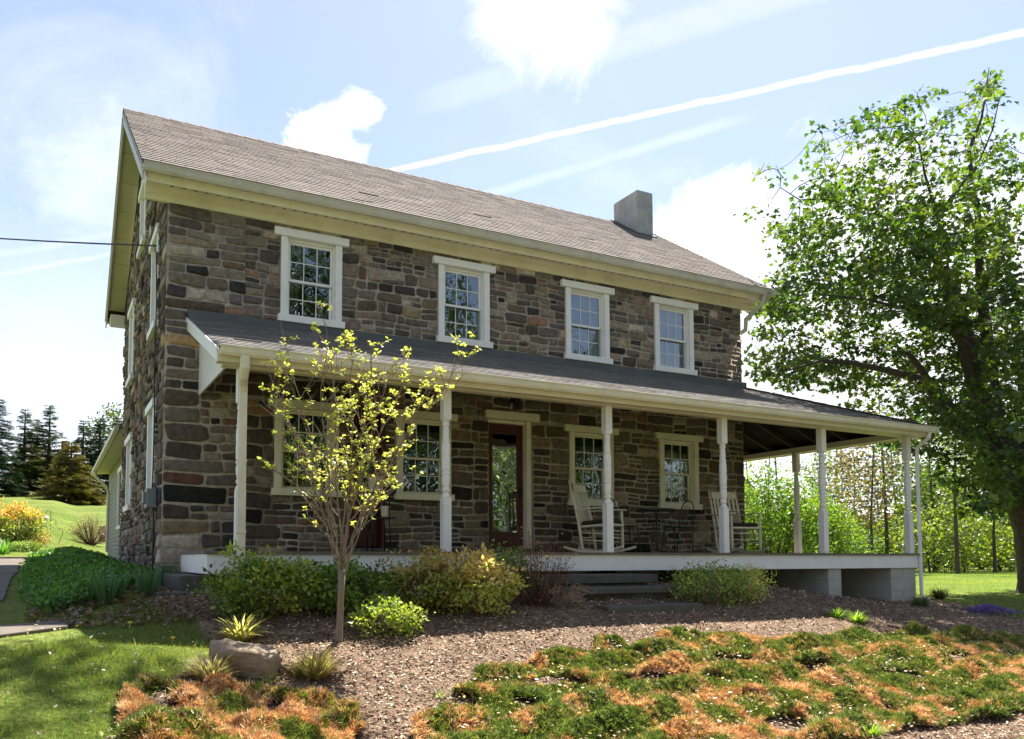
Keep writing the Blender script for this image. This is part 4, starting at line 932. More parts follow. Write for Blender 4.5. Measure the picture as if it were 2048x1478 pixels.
for i, (u, v, r, n, lb) in enumerate(((215, 1205, .34, 40, 'iris clump with sword leaves in the ground cover, the leftmost'), (300, 1190, .32, 34, 'iris clump with sword leaves beside the small stone steps'), (335, 1172, .30, 26, 'iris clump standing against the house corner'))):
    rs_ = np.random.RandomState(40 + i); th = rs_.uniform(0, 6.28, n); k = rs_.uniform(.05, .65, n); tv = np.array([(-.05, 0, 0), (.05, 0, 0), (.05, .6, 0), (0, 1, -.05), (-.05, .6, 0)])
    o = leafobj('iris', [inst((tv, [(0, 1, 2, 4), (2, 3, 4)]), np.stack([np.cos(th) * .06, np.sin(th) * .06, th * 0 - .02], 1), np.stack([np.cos(th) * k, np.sin(th) * k, th * 0 + 1], 1), rdir(n, rs_), r * rs_.uniform(.7, 1.25, n), pick(IR, n, rs_))], M['leaf']); at(o, G(u, v)); tag(o, lb, 'iris')
tag(tuft('iris', G(8, 1108), .45, 60, [(.16, .30, .06), (.12, .24, .05)], 15, wide=1.6, up=1.6), 'sunlit green sword leaves left of the pale stone step', 'iris')
# phlox
def phlox(q):
    rs_ = np.random.RandomState(77); n = 2600; x = rs_.normal(size=n) * .26; y = rs_.normal(size=n) * .14; z = .10 * np.exp(-(x / .4) ** 2 - (y / .2) ** 2) + rs_.uniform(0, .03, n)
    root = empty('purple_phlox', q); c = pick([(.24, .12, .55), (.32, .18, .65), (.17, .08, .42)], n, rs_)
    leafobj('flowers', [inst(T_OVAL, np.stack([x, y, z], 1), rdir(n, rs_), rdir(n, rs_, 1.4), rs_.uniform(.02, .035, n), c)], M['leaf'], root)
    leafobj('foliage', [inst(T_OVAL, np.stack([x * 1.05, y * 1.08, z * .8], 1)[:1500], rdir(1500, rs_), rdir(1500, rs_, 1), rs_.uniform(.02, .04, 1500), pick([(.06, .1, .04)], 1500, rs_))], M['leaf'], root)
    return root
q = G(1975, 1226); tag(phlox(q), 'low mound of purple flowers at the right edge of the mulch', 'flowers')
for i, (u, v, lb) in enumerate(((258, 1258, 'single yellow dandelion in the shaded lawn, the left one'), (343, 1290, 'single yellow dandelion near the mulch edge'))):
    mb = MB(); mb.tube([(0, 0, 0), (.01, 0, .05)], .003, 5); mb.lathe([(.004, .05), (.02, .056), (.022, .064), (.012, .07)], .01, 0, 10)
    o = mb.build('dandelion', mat_plain('dandelion yellow', (.80, .50, .02), .7) if i == 0 else bpy.data.materials['dandelion yellow']); at(o, G(u, v)); tag(o, lb, 'flower')

# ground cover over the raised bed beside the gable
def cover(poly, n, seed, cols, hh=.13, ls=.05):
    rs_ = np.random.RandomState(seed); poly = np.asarray(poly); x = rs_.uniform(poly[:, 0].min(), poly[:, 0].max(), n * 2); y = rs_.uniform(poly[:, 1].min(), poly[:, 1].max(), n * 2)
    k = inpoly(poly, x + .07 * fbm(x, y, 4, seed), y + .07 * fbm(x, y, 4, seed + 1)); x, y = x[k][:n], y[k][:n]; m_ = len(x)
    z = gh(x, y) + (hh + .07 * fbm(x, y, 3.5, seed + 3)) * rs_.uniform(0, 1, m_) ** .5
    a = rdir(m_, rs_, .15); c = pick(cols, m_, rs_) * (1 + .25 * fbm(x, y, 2.5, seed + 8))[:, None]
    return leafobj('ground_cover', [inst(T_OVAL, np.stack([x, y, z], 1), a, rdir(m_, rs_, .9), ls * rs_.uniform(.6, 1.3, m_), np.clip(c, .01, 1))], M['leaf'])
tag(cover([(-1.35, -2.35), (-.72, -2.05), (-.35, -1.2), (-.05, -.2), (-.02, 2), (-.05, 6.6), (.1, 8.3), (-1.65, 8.6), (-1.66, 3), (-1.6, -1)], 52000, 6, [(.08, .19, .025), (.12, .26, .035), (.06, .14, .025), (.17, .30, .045)]), kind='stuff')

# ------------------------------------------------------------------ boulder and stone steps
def boulder(name, q, sx, sy, sz, seed, mat):
    r_ = random.Random(seed); n = 22; mb = MB(); vs = []; rings = [(.62, 0.0), (.86, .22), (.98, .55), (1.0, .86), (.96, .97), (.88, 1.0), (.5, 1.02)]
    jt = [r_.uniform(.82, 1.1) for _ in range(n)]
    for ri, (sc, z) in enumerate(rings):
        for i in range(n):
            t = 2 * math.pi * i / n; c, s = math.cos(t), math.sin(t); e_ = .62
            x = math.copysign(abs(c) ** e_, c) * sx * sc * jt[i]; y = math.copysign(abs(s) ** e_, s) * sy * sc * jt[(i * 3) % n]
            k = .03 * mn.noise((x * 6 + seed, y * 6, z * 3)); vs.append((x + k, y + k, z * sz * (1 - .14 * x / sx) + .05 * sz * mn.noise((x * 9, y * 9, seed)) * (z > .5)))
    vs.append((0, 0, sz * 1.02)); k = len(rings)
    mb.add(vs, [(r * n + i, r * n + (i + 1) % n, (r + 1) * n + (i + 1) % n, (r + 1) * n + i) for r in range(k - 1) for i in range(n)] + [((k - 1) * n + i, (k - 1) * n + (i + 1) % n, k * n) for i in range(n)])
    o = mb.build(name, mat, None, smooth=False); sb = o.modifiers.new('sub', 'SUBSURF'); sb.subdivision_type = 'SIMPLE'; sb.levels = 2; sb.render_levels = 2
    tx = bpy.data.textures.new('rock', 'CLOUDS'); tx.noise_scale = .12; tx.noise_depth = 4
    dm = o.modifiers.new('rough', 'DISPLACE'); dm.texture = tx; dm.strength = .08; dm.mid_level = .5
    o.location = (q[0], q[1], q[2] - .03); return o
q = G(492, 1350); bo = boulder('boulder', q, .29, .22, .27, 3, M['boulder']); bo.rotation_euler = (R(7), R(3), R(-8)); tag(bo, 'flat topped tan boulder lying in the mulch', 'boulder')
def slab(name, x0, x1, y0, y1, z0, z1, seed, lb, grp, cat='stone step'):
    r_ = random.Random(seed); mb = MB(); n = 9; pts = []
    for i in range(n): pts.append((x0 + (x1 - x0) * i / (n - 1), y0 + r_.uniform(-.02, .02)))
    for i in range(1, 4): pts.append((x1 + r_.uniform(-.02, .02), y0 + (y1 - y0) * i / 4))
    for i in range(n): pts.append((x1 - (x1 - x0) * i / (n - 1), y1 + r_.uniform(-.01, .01)))
    for i in range(1, 4): pts.append((x0 + r_.uniform(-.02, .02), y1 - (y1 - y0) * i / 4))
    slabpoly(mb, pts, lambda x, y: z0, lambda x, y: z1 + r_.uniform(-.004, .004)); o = mb.build(name, M['slab'], None, bevel=.012); tag(o, lb, cat, grp); return o
slab('stone_step', 4.15, 6.31, -2.36, -1.9, -.42, -.30, 1, 'topmost dark stone step under the porch skirt', 'front stone steps')
slab('stone_step', 4.3, 6.15, -2.30, -2.0, -.62, -.425, 4, 'narrow dark stone riser below the top step', 'front stone steps')
slab('stone_step', 4.25, 6.28, -2.80, -2.2, -.54, -.455, 2, 'middle dark stone step with a projecting lip', 'front stone steps')
slab('stone_step', 4.35, 6.18, -2.72, -2.3, -.80, -.545, 5, 'dark stone riser below the middle step', 'front stone steps')
slab('stone_step', 4.75, 6.30, -3.25, -2.6, -.82, -.665, 3, 'broad flat slab at the foot of the front steps', 'front stone steps')
slab('stone_step', .0, .5, -1.75, -.25, -.75, -.27, 11, 'highest dark stone block beside the house corner', 'side stone steps')
slab('stone_step', -.26, .22, -1.98, -1.05, -.85, -.45, 12, 'middle dark stone block of the side steps', 'side stone steps')
slab('stone_step', -.56, -.24, -2.15, -1.35, -.95, -.63, 13, 'lowest dark stone block beside the ground cover', 'side stone steps')
q = P(55, 1112, 19); o = slab('stone_step', q[0] - .55, q[0] + .75, q[1] - .5, q[1] + .6, q[2] - .45, q[2] - .02, 14, 'pale sunlit stone step on the path at the far left', None); o.data.materials[0] = M['flag']

# ------------------------------------------------------------------ the young tree in front
def twigtree(name, q, trunk, stems, seed, lb):
    root = empty(name, q); r_ = random.Random(seed); tm = MB(); tips = []
    q = np.array(q); tm.tube([p - q for p in trunk[0]], trunk[1], 10)
    tr = tm.build('trunk', M['twig'], root, smooth=True, recalc=False)
    for pts, dense in stems:
        br = MB(); pts = [p - q for p in pts]; k = len(pts); r0 = .0082
        # subdivide with a little wander
        fine = []
        for i in range(k - 1):
            for j in range(4):
                t_ = j / 4; fine.append(pts[i] * (1 - t_) + pts[i + 1] * t_ + np.array([r_.gauss(0, .008), r_.gauss(0, .012), 0]))
        fine.append(pts[-1]); n = len(fine); rad = [r0 * (1 - i / n) ** .8 + .002 for i in range(n)]; br.tube(fine, rad, 6, cap=False)
        tips.append((fine[-1], 1.))
        def side(p, d, L_, rr_, lvl):
            n_ = 5; pp = [p]; dd = unit(d)
            for i in range(n_):
                dd = unit(dd + np.array([r_.gauss(0, .10), r_.gauss(0, .10), .10 + r_.gauss(0, .05)])); pp.append(pp[-1] + dd * L_ / n_)
            br.tube(pp, [rr_ * (1 - i / (n_ + 1)) + .0010 for i in range(n_ + 1)], 4, cap=False)
            tips.append((pp[-1], dense)); 
            for i in (2, 3, 4):
                if r_.random() < .5: tips.append((pp[i] + np.array([r_.gauss(0, .015), r_.gauss(0, .015), 0]), dense))
            if lvl > 0:
                for i in range(r_.choice((2, 3, 3, 4))):
                    j = r_.randrange(1, n_); ang = r_.uniform(0, 6.28); side(pp[j], dd + np.array([math.cos(ang), math.sin(ang), .1]) * .9, L_ * r_.uniform(.35, .6), rr_ * .55, lvl - 1)
        for i in range(int(n * .28), n - 1):
            if r_.random() < .92:
                ang = r_.uniform(0, 6.28); dvec = unit(fine[i + 1] - fine[i]) + np.array([math.cos(ang), math.sin(ang) * .9, .0]) * r_.uniform(.6, 1.1)
                side(fine[i], dvec, r_.uniform(.22, .5) * (1.15 - .5 * i / n), .0058 * (1.2 - i / n), 1)
        br.build('branch', M['twig'], root, smooth=True, recalc=False)
    rs_ = np.random.RandomState(seed); pos = []; ax_ = []; sz = []; cols = []
    for p, dn in tips:
        hfrac = p[2] / 2.6
        if rs_.uniform() > dn * (.36 if hfrac > .55 else .30): continue
        for k in range(rs_.randint(5, 10)):
            th = rs_.uniform(0, 6.28); pos.append(p + rs_.normal(size=3) * .012); ax_.append((math.cos(th), math.sin(th), rs_.uniform(-.15, .9))); sz.append(rs_.uniform(.024, .048))
            cols.append(((.50, .46, .13), (.38, .40, .09), (.58, .52, .20), (.54, .38, .18))[rs_.choice(4, p=(.4, .32, .18, .10))])
    n = len(pos); leafobj('foliage', [inst(T_OVAL, np.array(pos), np.array(ax_), rdir(n, rs_, 1.2), np.array(sz), np.array(cols) * rs_.uniform(.8, 1.15, (n, 1)))], M['leafthin'], root)
    tag(root, lb, 'tree'); return root
D0 = 7.74; sq = G(679, 1288)
def S(*pts, dd=0., ds=0.):    # stem through points of the photograph, leaning away by dd at the end
    k = len(pts); return [P(u, v, D0 + ds + dd * (i / (k - 1)) ** 1.3) for i, (u, v) in enumerate(pts)]
stems = [(S((682, 1155), (665, 1095), (640, 1010), (602, 920), (562, 800), (528, 725), dd=-.15), .8),
         (S((682, 1155), (672, 1080), (650, 1000), (622, 880), (590, 770), (560, 640), dd=.25), .7),
         (S((683, 1155), (680, 1060), (674, 960), (672, 830), (664, 720), (637, 602), dd=.35), .8),
         (S((686, 1155), (692, 1070), (700, 980), (706, 880), (702, 770), (706, 680), dd=-.30), .95),
         (S((688, 1155), (708, 1095), (738, 1020), (775, 935), (815, 860), (860, 765), dd=.15), 1.2),
         (S((688, 1155), (702, 1100), (732, 1010), (778, 920), (838, 840), (890, 775), (928, 690), dd=-.2), .8),
         (S((686, 1150), (695, 1050), (720, 950), (744, 860), (768, 780), (790, 720), dd=.45), 1.2),
         (S((680, 1120), (655, 1040), (615, 985), (560, 945), dd=-.3), .3), (S((690, 1110), (722, 1030), (760, 990), (800, 970), dd=.3), .6),
         (S((684, 1120), (664, 1010), (655, 900), (640, 800), (655, 700), dd=-.4), .7), (S((684, 1120), (700, 1020), (730, 940), (770, 850), (825, 740), dd=-.35), 1.2),
         (S((684, 1120), (690, 1000), (718, 900), (738, 810), (745, 690), dd=.1), 1.2), (S((670, 1060), (640, 960), (588, 860), (540, 800), dd=.3), .6)]
tk = [sq - np.array([0, 0, .05]), P(677, 1278, D0), P(680, 1230, D0), P(682, 1180, D0), P(684, 1140, D0)]
twigtree('young_tree', tuple(sq), (tk, [.054, .038, .032, .031, .038]), stems, 12, 'young multi stemmed tree with sparse yellow green leaves in front of the porch')

# ------------------------------------------------------------------ porch furniture
def rocking_chair(x, y, rz, lb, sc=1.0):
    root = empty('rocking_chair', (x, y, .0), R(rz)); root.scale = (sc,) * 3; CH = M['chair']
    for s in (-1, 1):
        mb = MB(); pts = [(xx, s * .27, .018 + (xx + .02) ** 2 * .34) for xx in np.linspace(-.50, .46, 15)]
        for a_, b_ in zip(pts[:-1], pts[1:]): mb.bar(a_, b_, .034, .036)
        mb.build('rocker', CH, root)
        mb = MB(); mb.tube([(-.19, s * .255, .045), (-.20, s * .255, .09), (-.215, s * .255, .16), (-.25, s * .26, .44), (-.33, s * .265, .80), (-.41, s * .27, 1.13)], [.013, .020, .026, .024, .022, .017], 8); mb.build('back_post', CH, root, smooth=True)
        mb = MB(); mb.tube([(.25, s * .28, .055), (.245, s * .28, .10), (.24, s * .28, .17), (.235, s * .28, .42), (.235, s * .28, .50), (.23, s * .28, .66)], [.013, .020, .027, .025, .022, .026], 8); mb.build('leg', CH, root, smooth=True)
        mb = MB(); mb.bar((-.30, s * .275, .665), (.05, s * .29, .685), .06, .022, w2=.075); mb.bar((.05, s * .29, .685), (.30, s * .29, .672), .075, .022, w2=.10); mb.build('arm', CH, root, bevel=.006)
    mb = MB(); pr = []
    for i in range(9):
        yy_ = -.25 + .5 * i / 8; bow = -.03 * (1 - (yy_ / .25) ** 2); pr.append((yy_, bow))
    for (a_, b1), (c_, b2) in zip(pr[:-1], pr[1:]):
        mb.add([(-.367 + b1, a_, .97), (-.387 + b1, a_, 1.085), (-.387 + b2, c_, 1.085), (-.367 + b2, c_, .97), (-.345 + b1, a_, .97), (-.365 + b1, a_, 1.085), (-.365 + b2, c_, 1.085), (-.345 + b2, c_, .97)], [(0, 1, 2, 3), (7, 6, 5, 4), (1, 5, 6, 2), (0, 3, 7, 4)])
    mb.build('crest_rail', CH, root)
    for i in range(6):
        yy_ = -.19 + .38 * i / 5; bow = -.028 * (1 - (yy_ / .25) ** 2); mb = MB(); mb.bar((-.245 + bow * .5, yy_, .45), (-.30 + bow, yy_, .70), .042, .012, up=(1, 0, 0)); mb.bar((-.30 + bow, yy_, .70), (-.366 + bow, yy_, .985), .042, .012, up=(1, 0, 0)); mb.build('slat', CH, root)
    mb = MB(); mb.prism([(-.245, -.24), (.27, -.30), (.28, .0), (.27, .30), (-.245, .24)], .40, .435, lambda p, q_, t_: (p, q_, t_ + p * .05)); mb.build('seat', CH, root, bevel=.008)
    mb = MB(); mb.prism([(-.23, -.22), (.24, -.25), (.25, .25), (-.23, .22)], .44, .505, lambda p, q_, t_: (p, q_, t_ + p * .05)); mb.build('cushion', M['cushion'], root, smooth=True, bevel=.028)
    for (a_, b_) in (((-.215, -.255, .20), (.24, -.28, .17)), ((-.215, .255, .20), (.24, .28, .17)), ((-.23, -.255, .31), (.24, -.28, .29)), ((-.23, .255, .31), (.24, .28, .29)), ((.24, -.28, .23), (.24, .28, .23)), ((-.215, -.255, .24), (-.215, .255, .24)), ((.24, -.28, .34), (.24, .28, .34))):
        mb = MB(); mb.tube([a_, (np.array(a_) + b_) / 2, b_], [.009, .012, .009], 6); mb.build('stretcher', CH, root, smooth=True)
    tag(root, lb, 'rocking chair', 'cream rocking chairs on the porch')
    return root
rocking_chair(6.36, -1.02, -60, 'cream rocking chair with brown cushion between the door and the third porch post')
rc = rocking_chair(9.28, -.98, -100, 'cream rocking chair with brown cushion and pillow at the right end of the porch')
mb = MB(); mb.box(-.12, -.02, -.22, .16, .50, .76); pw = mb.build('pillow', mat_plain('beige pillow', (.32, .27, .19), .9, var=.3, scale=30), None, smooth=True, bevel=.045); 
pw.matrix_world = Matrix.Translation((9.28, -.98, 0)) @ Matrix.Rotation(R(-100), 4, 'Z') @ Matrix.Translation((-.09, .12, .03)) @ Matrix.Rotation(R(-14), 4, 'Y'); tag(pw, 'beige pillow leaning on the back of the right rocking chair', 'pillow')
def bistro_table(x, y):
    root = empty('bistro_table', (x, y, 0)); I = M['iron']
    mb = MB(); mb.lathe([(.33, .695), (.345, .70), (.345, .72), (.33, .725)], 0, 0, 32); mb.build('table_top', I, root)
    for k in range(4):
        a_ = R(45 + 90 * k); c, s = math.cos(a_), math.sin(a_); mb = MB()
        prof = [(.30, .69), (.22, .66), (.12, .58), (.05, .46), (.035, .34), (.06, .22), (.14, .10), (.26, .02)]; mb.tube([(c * r_, s * r_, z_) for r_, z_ in prof], .009, 6); mb.build('leg', I, root, smooth=True)
    mb = MB(); mb.tube([(.05 * math.cos(t_), .05 * math.sin(t_), .40) for t_ in np.linspace(0, 6.2832, 17)], .006, 5, cap=False); mb.build('collar', I, root, smooth=True)
    tag(root, 'round dark green iron bistro table between the rocking chairs', 'table')
def bistro_chair(x, y, rz, lb):
    root = empty('bistro_chair', (x, y, 0), R(rz)); I = M['iron']
    mb = MB(); mb.lathe([(.18, .435), (.195, .44), (.195, .452), (.18, .457)], 0, 0, 24); mb.build('seat', I, root)
    mb = MB(); arc = [(-.17 - .10 * (z_ / .9), yy_, z_) for yy_, z_ in ((-.19, .0), (-.18, .44), (-.175, .66), (-.15, .78), (-.09, .87), (0, .90), (.09, .87), (.15, .78), (.175, .66), (.18, .44), (.19, .0))]; mb.tube(arc, .009, 6); mb.build('back_frame', I, root, smooth=True)
    mb = MB(); mb.tube([(-.24, yy_, z_) for yy_, z_ in ((-.12, .50), (-.13, .64), (-.07, .77), (0, .80), (.07, .77), (.13, .64), (.12, .50))], .006, 5); mb.build('back_scroll', I, root, smooth=True)
    for s in (-1, 1):
        mb = MB(); mb.tube([(.14, s * .12, .44), (.16, s * .15, .22), (.18, s * .17, 0)], .009, 6); mb.build('leg', I, root, smooth=True)
        mb = MB(); mb.tube([(.15, s * .12, .43), (.10, s * .05, .33), (.165, s * .155, .18)], .004, 5); mb.build('leg_brace', I, root, smooth=True)
    mb = MB(); mb.tube([(.155 * math.cos(t_), .155 * math.sin(t_), .18) for t_ in np.linspace(0, 6.2832, 21)], .005, 5, cap=False); mb.build('stretcher', I, root, smooth=True)
    tag(root, lb, 'chair', 'iron bistro chairs')
bistro_table(7.62, -.85)
bistro_chair(8.15, -.72, 178, 'dark iron bistro chair with arched back right of the bistro table')
bistro_chair(7.22, -.55, -10, 'dark iron bistro chair tucked in behind the left side of the table')
# plant stand with two cream pots in front of the left door
root = empty('plant_stand', (2.9, -.42, 0)); 
for k in range(4):
    a_ = R(45 + 90 * k); mb = MB(); mb.tube([(.2 * math.cos(a_), .16 * math.sin(a_), 0), (.17 * math.cos(a_), .14 * math.sin(a_), .45), (.17 * math.cos(a_), .14 * math.sin(a_), .86)], .010, 6); mb.build('leg', M['black'], root, smooth=True)
for z_ in (.48, .84): mb = MB(); mb.box(-.2, .2, -.15, .15, z_, z_ + .02); mb.build('shelf', M['black'], root)
tag(root, 'black plant stand behind the young tree near the left door', 'plant stand')
mb = MB(); mb.lathe([(.075, .86), (.10, .90), (.115, 1.04), (.125, 1.06), (.125, 1.08), (.10, 1.08), (.09, .98)], 2.85, -.42, 20); tag(mb.build('flower_pot', M['chair'], None, smooth=True), 'larger cream flower pot on the upper shelf of the plant stand', 'pot')
mb = MB(); mb.lathe([(.05, .50), (.062, .53), (.07, .64), (.075, .65), (.075, .665), (.06, .665)], 2.99, -.44, 18); tag(mb.build('flower_pot', M['chair'], None, smooth=True), 'small cream flower pot on the lower shelf of the plant stand', 'pot')

# ------------------------------------------------------------------ left garden
q = G(32, 1092); az_ = bush('azalea_bush', q, .85, .7, 1.18, 5200, .075, [(.32, .36, .06), (.25, .30, .05), (.42, .38, .08)], seed=31, twigs=90, tmat='bark', topcols=[(.75, .28, .10), (.70, .40, .12), (.55, .46, .1)], tr=.012, low=.3); tag(az_, 'orange tipped yellow green bush at the left edge beyond the path', 'bush')
q = G(70, 1090); tag(bush('azalea_bush', G(78, 1092), .32, .3, .50, 900, .05, [(.45, .30, .10), (.6, .3, .14)], seed=33, twigs=20), 'small coppery shrub behind the pale stone step', 'bush')
q = G(60, 1100); tag(bush('spirea_bush', G(45, 1102), .55, .3, .25, 2200, .05, [(.20, .27, .05), (.28, .34, .06)], seed=34, twigs=0), 'low round green plant beside the pale stone step', 'bush')
q = G(180, 1092); tag(bush('twiggy_bush', G(183, 1090), .85, .5, 1.0, 900, .05, [(.16, .14, .05), (.25, .16, .08)], seed=35, twigs=240, tmat='redtwig', tr=.007), 'brown twiggy bush by the rear gable corner', 'bush')
q = G(100, 1086)
def hook(q):
    root = empty('shepherd_hook', q); s = .95
    mb = MB(); mb.tube([(0, 0, -.05), (0, 0, 1.05 * s), (-.02, 0, 1.13 * s), (-.08, 0, 1.16 * s), (-.14, 0, 1.10 * s), (-.15, 0, .95 * s)], .010, 6); mb.build('pole', M['black'], root, smooth=True)
    mb = MB(); mb.tube([(0, 0, .72 * s), (.05, 0, .84 * s), (.11, 0, .86 * s), (.16, 0, .78 * s), (.16, 0, .62 * s)], .009, 6); mb.build('hook_arm', M['black'], root, smooth=True)
    mb = MB(); mb.tube([(.24, .05, -.1), (.38, .05, .35), (.36, .05, .46), (.28, .05, .49), (.22, .05, .44)], .010, 6); mb.build('hook_arm', M['black'], root, smooth=True)
    tag(root, 'black double shepherd hook on the sunny lawn', 'garden hook')
    fx = q[0] - .15; z_ = q[2] + .58
    r2 = empty('bird_feeder', (fx, q[1], z_)); mb = MB(); mb.lathe([(.05, 0), (.05, .26)], 0, 0, 12); mb.build('tube', M['glass'], r2, smooth=True)
    mb = MB(); mb.lathe([(.10, .26), (.06, .31), (.01, .33)], 0, 0, 12); mb.tube([(0, 0, .33), (0, 0, .36)], .004); mb.build('feeder_roof', M['white'], r2)
    mb = MB(); mb.lathe([(.09, -.02), (.09, 0)], 0, 0, 12); mb.build('tray', M['white'], r2)
    tag(r2, 'small tube bird feeder hanging from the shepherd hook', 'bird feeder')
hook(q)
q = G(206, 1088)
root = empty('garden_flag', q, R(-28)); mb = MB(); mb.box(-.16, .16, -.006, .006, .05, .68); fm = mat_plain('pink flag', (.42, .26, .27), .8, var=.15, scale=12); fl_ = mb.build('flag', fm, root)
mb = MB(); r_ = random.Random(2)
for k in range(16):
    x_, z_ = r_.uniform(-.11, .11), r_.uniform(.08, .26); a_ = r_.uniform(0, 3); mb.box(x_ - .025, x_ + .025, -.0095, -.0075, z_ - .02, z_ + .02)
mb.build('flag_motif', mat_plain('flag red', (.10, .012, .012), .8), fl_)
mb = MB()
for x_, z_ in ((-.06, .56), (.07, .50), (-.02, .42), (.02, .60), (-.09, .46)): mb.prism([(x_ - .025, z_), (x_, z_ + .012), (x_ + .028, z_ + .02), (x_, z_ - .012)], -.0095, -.0075, lambda p, q_, t_: (p, t_, q_))
mb.build('flag_birds', M['black'], fl_)
mb = MB(); mb.tube([(-.17, 0, -.05), (-.17, 0, .72), (.17, 0, .72)], .008, 6); mb.build('flag_stand', M['black'], root); tag(root, 'pink garden flag with birds and red berries by the rear gable corner', 'flag')
# overhead wires
mb = MB(); A = np.array([-.05, .84, 4.40]); B = P(-900, 330, 26)
pts = [A * (1 - t_) + B * t_ - np.array([0, 0, .5]) * 4 * t_ * (1 - t_) for t_ in np.linspace(0, 1, 24)]; mb.tube(pts, .013, 5); tag(mb.build('overhead_wire', M['black']), 'black overhead wire running from the gable window to the left', 'wire')
for k, (v0, v1) in enumerate(((738, 742), (757, 748))):
    mb = MB(); A = P(1481, v0, 18.6); B = P(2500, v1, 19); pts = [A * (1 - t_) + B * t_ - np.array([0, 0, .25]) * 4 * t_ * (1 - t_) for t_ in np.linspace(0, 1, 20)]; mb.tube(pts, .008, 4); tag(mb.build('overhead_wire', M['white']), ('upper' if k == 0 else 'lower') + ' thin pale wire running from behind the house through the big maple', 'wire')
# ------------------------------------------------------------------ the big maple (branches grown by space colonisation)
def colonize(skel, attr, D=.32, di=2.6, dk=.45, iters=60, seed=1, trop=(0, 0, 0)):
    """skel: list of (polyline, r0, r1); attr (n,3). returns nodes, parents, fixed radii."""
    nodes = []; par = []; fixed = {}; pm = {}
    for pts, r0, r1 in skel:
        prev = None; tot = len(pts) - 1
        for i in range(tot):
            a, b_ = np.array(pts[i]), np.array(pts[i + 1]); n = max(1, int(np.linalg.norm(b_ - a) / D))
            for j in range(n + (i == tot - 1)):
                p = a + (b_ - a) * j / n; key = tuple(np.round(p, 3))
                if prev is None:
                    if nodes: 
                        arr = np.array(nodes); prev = int(np.argmin(((arr - p) ** 2).sum(1)))
                        if np.linalg.norm(arr[prev] - p) < .05: continue
                    else: prev = -1
                nodes.append(p); par.append(prev); prev = len(nodes) - 1; fixed[prev] = r1 + (r0 - r1) * (1 - (i + j / n) / tot) ** 1.35
    alive = np.ones(len(attr), bool); rs_ = np.random.RandomState(seed)
    for it in range(iters):
        kd = kdtree.KDTree(len(nodes))
        for i, p in enumerate(nodes): kd.insert(p, i)
        kd.balance(); pull = {}
        for k in np.nonzero(alive)[0]:
            co, i, d = kd.find(attr[k])
            if d < dk: alive[k] = False; continue
            if d < di: pull.setdefault(i, []).append(unit(attr[k] - nodes[i]))
        if not pull: break
        for i, vs in pull.items():
            d = np.sum(vs, 0) + np.array(trop) + rs_.normal(size=3) * .12
            if np.linalg.norm(d) < 1e-3: continue
            q = nodes[i] + unit(d) * D
            if kd.find(q)[2] < D * .3: continue
            nodes.append(q); par.append(i)
    return np.array(nodes), par, fixed
def branch_mesh(mb, nodes, par, fixed, rtip=.006, expn=2.3, minr=.0, maxseg=None):
    n = len(nodes); ch = [[] for _ in range(n)]
    for i, p in enumerate(par):
        if p >= 0: ch[p].append(i)
    rad = np.zeros(n); cnt = np.zeros(n)
    for i in range(n - 1, -1, -1):
        rad[i] = (sum(rad[c] ** expn for c in ch[i])) ** (1 / expn) if ch[i] else rtip
        cnt[i] = 1 + sum(cnt[c] for c in ch[i])
    for i, r in fixed.items(): rad[i] = r
    done = set()
    starts = [i for i, p in enumerate(par) if p < 0]
    stack = [(s, -1) for s in starts]
    while stack:
        i, p = stack.pop(); line = ([p] if p >= 0 else []) + [i]
        while ch[i]:
            c = max(ch[i], key=lambda k: rad[k] + (10 if k in fixed else 0))
            for o in ch[i]:
                if o != c: stack.append((o, i))
            line.append(c); i = c
        if len(line) > 1:
            rr_ = [rad[k] for k in line]
            if p >= 0: rr_[0] = min(rr_[0], rr_[1] * 1.25)
            if max(rr_) >= minr: mb.tube([nodes[k] for k in line], rr_, 10 if max(rr_) > .1 else (6 if max(rr_) > .03 else 4), cap=False)
    return rad, ch
def put_leaves(nodes, ch, rad, rs_, per, spread, lsize, cols, tpl, thr, droop=.35, off=None):
    tw = np.nonzero((rad < thr))[0]; k = np.repeat(tw, per); n = len(k)
    o = rs_.normal(size=(n, 3)) * spread; p = nodes[k] + o; p[:, 2] -= np.abs(rs_.normal(size=n)) * spread * .4
    a = unitn(o) + rs_.normal(size=(n, 3)) * .35; a[:, 2] -= droop
    nr = rdir(n, rs_, 1.0); cc = pick(cols, len(nodes), rs_, None, .12)[k] * rs_.uniform(.8, 1.2, (n, 1))
    return inst(tpl, p, a, nr, lsize * rs_.uniform(.65, 1.25, n), cc)
rsm = np.random.RandomState(17)
DM = 17.0
def T3(pts, dd=0.): k = len(pts); return [P(u, v, DM + dd * (i / (k - 1))) for i, (u, v) in enumerate(pts)]
tb = P(2098, 1196, DM)
